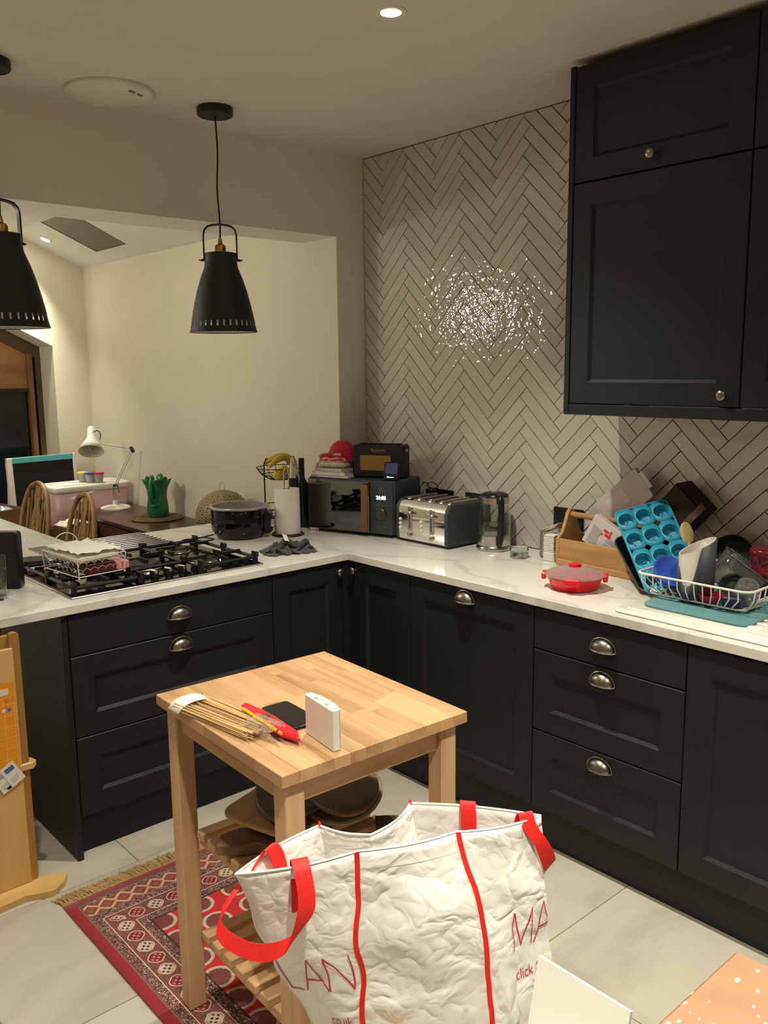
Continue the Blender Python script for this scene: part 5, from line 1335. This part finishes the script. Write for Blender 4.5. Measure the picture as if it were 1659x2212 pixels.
# wheelback chairs facing the bar
m_chair = wood('chair_elm', (158, 122, 76), (116, 84, 48), 2, 10, .45, .04)
def chair():
    t = thing('wheelback_chair', 'x', 'chair')
    sy = .20
    bow = [(0, -sy+.02, .45), (.022, -sy+.005, .60), (.045, -sy, .75), (.068, -.165, .88), (.082, -.10, .96), (.09, 0, .99), (.082, .10, .96), (.068, .165, .88), (.045, sy, .75), (.022, sy-.005, .60), (0, sy-.02, .45)]
    MB().tube(spl(bow, 5), .015, 8).build('bow_back', m_chair, t, ang=60)
    for k in (-.13, -.085, .085, .13):
        tz = .99-.10*(abs(k)/.13)**2*.9-.01; MB().tube([(0, k*.85, .45), (.092*(tz-.45)/.54, k, tz)], .0065, 6).build('spindle', m_chair, t)
    outl = [(.024, .45), (.04, .54), (.03, .60), (.05, .67), (.058, .73), (.05, .79), (.03, .85), (.044, .91), (.032, .975)]
    poly = [(y, z) for y, z in outl]+[(-y, z) for y, z in outl[::-1]]
    sp_ = MB().prism(poly, -.005, .005, 'x'); sp_.v = [(p[0]+.092*(p[2]-.45)/.54, p[1], p[2]) for p in sp_.v]
    s_ = sp_.build('splat', m_chair, t, smooth=False)
    for (yy, zz, ry, rz_) in ((0, .73, .012, .02), (0, .90, .007, .018), (0, .81, .006, .012), (-.02, .70, .006, .012), (.02, .70, .006, .012), (0, .64, .007, .018), (-.02, .765, .006, .012), (.02, .765, .006, .012)):
        MB().ell((.092*(zz-.45)/.54, yy, zz), .0062, ry, rz_, 10, 6).build('pierced_hole', m_bdark, s_)
    MB().rprism([(-.40, -.17), (-.36, -.205), (-.05, -.195), (.02, -.16), (.02, .16), (-.05, .195), (-.36, .205), (-.40, .17)], .425, .455, .006).build('seat', m_chair, t, ang=50)
    for x, xo in ((-.34, -.38), (-.04, .04)):
        for s2_ in (-1, 1): MB().tube([(x, s2_*.14, .425), ((x+xo)/2, s2_*.16, .22), (xo, s2_*.18, .001)], [.014, .019, .011], 10).build('leg', m_chair, t)
    for s2_ in (-1, 1): MB().tube([(-.36, s2_*.162, .2), (0, s2_*.162, .2)], .009, 8).build('stretcher', m_chair, t)
    return t
c1 = chair(); c1.location = (-.405, 1.92, 0); c1.rotation_euler = (0, 0, -.05)
tag(c1, 'wheelback wooden chair nearer the hob, behind the rod rack', 'chair', 'wheelback chairs at the bar')
c2 = copy_tree(c1); c2.location = (-.405, 2.62, 0); c2.rotation_euler = (0, 0, .04)
tag(c2, 'wheelback wooden chair further away, in front of the blackboard', 'chair', 'wheelback chairs at the bar')

# desk lamp
m_lampw = M('lamp_white', (226, 218, 202), .3, var=.02)
lp = thing('desk_lamp', 'white jointed desk lamp standing on the mahogany table', 'desk lamp', (.246, 2.79, DZ))
MB().lathe([(.096, .0004), (.098, .010), (.09, .020), (.05, .026), (.02, .032), (.016, .06)], 40).build('base', m_lampw, lp, ang=50)
MB().lathe([(.014, .05), (.014, .15), (.009, .155)], 14).build('stem', m_clear, lp)
vd = Vector((.122, -.04, 0)).normalized()   # plane of the arms
J = Vector((.0, -.02, .165)); Eb = Vector((.115, -.055, .405)); Hd = Vector((-.075, .03, .448))
for s_ in (-.011, .011):
    o_ = Vector((0, .0, 0))+Vector((s_, s_*.6, 0)); MB().tube([J+o_, Eb+o_*1.0], .0042, 8).build('lower_arm', m_lampw, lp)
MB().tube([Eb, Hd], .0048, 8).build('upper_arm', m_lampw, lp)
MB().cyl(Eb+Vector((-.012, -.012, .006)), Eb+Vector((.014, .014, -.02)), .013, n=12).build('elbow_joint', m_black, lp)
MB().cyl(J+Vector((-.02, -.02, 0)), J+Vector((.02, .02, 0)), .008, n=12).build('lower_joint', m_black, lp)
for s_ in (-1, 1): MB().tube([J+Vector((s_*.02, s_*.012, .0)), J+Vector((s_*.026, s_*.012, -.055))], .005, 8).build('spring', m_steel, lp)
hd2 = MB().lathe([(.020, .185), (.024, .18), (.027, .12), (.036, .085), (.062, .045), (.082, .0)], 36, cap=(True, False))
axd = Vector((-.28, -.50, -.80)).normalized(); q = (-axd).to_track_quat('Z', 'Y').to_matrix().to_4x4(); q.translation = Hd+Vector((-.060, -.005, -.050))
hd2.xf(q); ho = hd2.build('shade', m_lampw, lp, solid=.002, ang=50)
MB().ell((0, 0, .05), .026, .026, .045).xf(q).build('bulb', M('bulb_clear', (214, 208, 196), .1, trans=.4), ho, ang=60)
MB().tube(spl([Hd+Vector((-.035, 0, .075)), Hd+Vector((-.01, 0, .085)), Hd+Vector((.012, 0, .065)), Hd+Vector((.006, 0, .02))], 6), .003, 6).build('flex', m_black, lp)
# vase on a woven mat
m_rush = M('woven_rush', (108, 84, 50), .9, bump=.004, bs=90, var=.5, vs=120)
pm = thing('woven_placemat', 'round woven rush placemat under the green vase', 'placemat', (.262, 2.225, DZ))
mb = MB()
for i in range(9):
    r_ = .022+.0165*i; mb.tube([(r_*math.cos(a), r_*math.sin(a), .0065+.001*math.sin(18*a)) for a in [2*PI*k/40 for k in range(40)]], .0085, 6, closed=True, flat=.7)
mb.build('woven_coils', m_rush, pm)
vs_ = thing('green_vase', 'glossy green pottery jug with a leafy frilled rim', 'vase', (.275, 2.235, DZ+.0155), .6)
m_vase = M('green_glaze', (44, 120, 72), .18, var=.3, vs=16, bump=.002, bs=24)
def vw(a, j):
    k = [0, 0, 0, 0, .02, .04, .09, .07, .04, .03][j]
    return (1+k*math.cos(5*a)+.012*math.cos(14*a), .012*math.cos(5*a+.5) if j in (6, 7) else 0)
MB().lathe([(.056, .0), (.066, .02), (.067, .06), (.058, .12), (.062, .17), (.076, .205), (.088, .228), (.080, .227), (.056, .19), (.050, .12)], 60, cap=(True, True), wob=vw).build('vase_body', m_vase, vs_, ang=60)
MB().tube(spl([(-.055, 0, .09), (-.085, 0, .12), (-.09, 0, .17), (-.075, 0, .225), (-.06, 0, .255), (-.045, 0, .24)], 6), .013, 8).build('handle', m_vase, vs_, ang=60)
for a, l in ((0.2, .05), (2.9, .055), (4.4, .035)):
    MB().ell((0, 0, 0), .007, .022, l*.55, 12, 8).build('leaf', m_vase, vs_, loc=(.072*math.cos(a), .072*math.sin(a), .235), rot=(0, .35, a), ang=60)
MB().ell((-.075, -.01, .075), .018, .02, .009, 12, 6).build('handle_curl', m_vase, vs_, ang=60)
# patterned domed lamp
def dome_mat():
    m, nt, b = new_mat('rattan_pattern')
    tc = nt.nodes.new('ShaderNodeTexCoord'); sp_ = nt.nodes.new('ShaderNodeSeparateXYZ'); nt.links.new(tc.outputs['Object'], sp_.inputs[0])
    x = X_(nt, sp_.outputs[0]); y = X_(nt, sp_.outputs[1]); z = X_(nt, sp_.outputs[2])
    el = (z-.085)._m('ARCTAN2', (x*x+y*y)._m('SQRT'))*4.4
    row = el.fl(); odd = (row*.5).frac().gt(.25)*.5
    u = (y._m('ARCTAN2', x)*(17/(2*PI))+odd).frac()-.5; v = el.frac()-.5
    d = (u*u+v*v)._m('SQRT'); th = v._m('ARCTAN2', u)
    star = d.lt((th*3)._m('COSINE').abs()*.24+.03)
    f = star.mx(d.gt(.36)*d.lt(.45)).mx(d.gt(.56))
    c = mixc(nt, f, lin((176, 152, 104)), lin((58, 42, 26))); nt.links.new(c, b.inputs['Base Color']); b.inputs['Roughness'].default_value = .6; return m
dm = thing('dome_lamp', 'patterned domed lamp with a wire ring on top behind the pot', 'table lamp', (.27, 1.44, DZ))
MB().lathe([(.150, .085), (.155, .095), (.150, .14), (.126, .195), (.082, .236), (.03, .254), (.001, .256)], 44, cap=(False, False)).build('dome_shade', dome_mat(), dm, solid=.003, ang=60)
MB().tube([(0, .026*math.cos(a), .278+.026*math.sin(a)) for a in [2*PI*k/20 for k in range(20)]], .0016, 5, closed=True).build('wire_ring', m_steel, dm)
MB().lathe([(.075, .0004), (.085, .01), (.08, .05), (.07, .10), (.02, .11)], 28).build('pale_base', m_white, dm, ang=50)
# pink storage box with lid, tubs
pk = thing('storage_box', 'pale pink plastic storage box with a white lid by the lamp', 'storage box', (.125, 2.985, .0))
m_pink = M('pink_plastic', (204, 164, 168), .3)
mb = MB(); a = rrect(-.245, .275, -.10, .19, .03, 4); b_ = rrect(-.225, .255, -.085, .175, .03, 4); n = len(a)
mb.add([(p[0], p[1], .875) for p in a]+[(p[0], p[1], .64) for p in b_], [(i, (i+1) % n, n+(i+1) % n, n+i) for i in range(n)]+[tuple(range(n, 2*n))]); mb.build('tub', m_pink, pk, solid=.003)
MB().rprism(rrect(-.255, .285, -.11, .20, .035), .872, .915, .008).build('lid', m_white, pk, ang=50)
MB().rprism(rrect(-.20, .23, -.07, .16, .03), .914, .920, .002).build('lid_panel', m_white, pk, ang=50)
tag(MB().rbox(-.14, .42, 2.89, 3.19, .0005, .638, .004).build('low_cabinet', m_mah), 'dark wooden cupboard holding up the pink storage box', 'cabinet')
for (x, y, z0_, col, lb) in ((.13, 3.02, .9205, (222, 206, 60), 'small clear tub with a yellow lid on the storage box'), (.155, 2.965, .9205, (44, 84, 168), 'small clear tub with a blue lid on the storage box'), (.205, 2.94, .9205, (206, 44, 60), 'small clear tub with a red lid on the storage box')):
    t = thing('play_tub', lb, 'tub', (x, y, z0_), 0, 'small lidded tubs')
    MB().lathe([(.028, .0003), (.034, .055)], 24).build('cup', M('tub_clear', (190, 190, 186), .3, trans=.3), t); MB().lathe([(.037, .055), (.038, .058), (.038, .066), (.034, .068)], 24).build('tub_lid', M('tublid', col, .35), t)
# blackboard easel
ez = thing('blackboard_easel', 'childs blackboard easel with a turquoise top bar', 'easel', (-.02, 3.30, 0), 0, None, (-.06, 0, .10))
m_turq = M('turquoise_paint', (86, 168, 170), .4)
MB().box(-.205, .235, -.004, .004, .50, 1.05).build('blackboard', M('chalkboard', (14, 14, 14), .7), ez, smooth=False)
MB().rbox(-.245, .245, -.012, .012, 1.05, 1.09, .003).build('top_bar', m_turq, ez); MB().rbox(-.245, .245, -.012, .012, .46, .50, .003).build('lower_bar', m_turq, ez)
for x in (-.245, .235): MB().rbox(x, x+.04 if x < 0 else x+.02, -.014, .014, .0, 1.09, .003).build('side_rail', m_white, ez)
MB().rbox(-.23, .23, -.07, -.012, .44, .46, .003).build('chalk_tray', m_turq, ez)
for x in (-.22, .22): MB().tube([(x, .02, 1.0), (x, .22, .0)], .012, 6).build('rear_leg', m_white, ez)
# cardboard box by the bar
cb_ = thing('cardboard_box', 'brown cardboard box with clear wrap at the far left', 'box', (-.52, 3.05, 0), .2)
m_kraft = M('kraft_card', (120, 88, 62), .85)
for a in ((-.2, .2, -.15, -.146, 0, .80), (-.2, .2, .146, .15, 0, .80), (-.2, -.196, -.15, .15, 0, .80), (.196, .2, -.15, .15, 0, .80), (-.2, .2, -.15, .15, .0005, .005)): MB().box(*a).build('box_wall', m_kraft, cb_, smooth=False)
mb = MB().grid(16, 14, lambda u, v: (-.17+.34*u, -.13+.26*v, .77+.07*math.sin(PI*u)*math.sin(PI*v)+.02*math.sin(17*u+9*v)*math.cos(13*v)))
mb.build('plastic_wrap', M('wrap_clear', (225, 228, 232), .1, trans=.7, ior=1.2, bump=.003, bs=30), cb_, ang=25)
bpx = thing('paper_bag', 'brown paper bag with white tissue beside the nearer chair', 'bag', (-.11, 2.62, 0), .1)
mb = MB().box(-.10, .10, -.09, .09, .0005, .70); mb.build('bag_body', m_kraft, bpx)
MB().grid(10, 8, lambda u, v: (-.095+.19*u, -.085+.17*v, .705+.035*abs(math.sin(9*u+3*v))*math.sin(PI*u))).build('tissue', m_paper, bpx, ang=25, solid=.002)
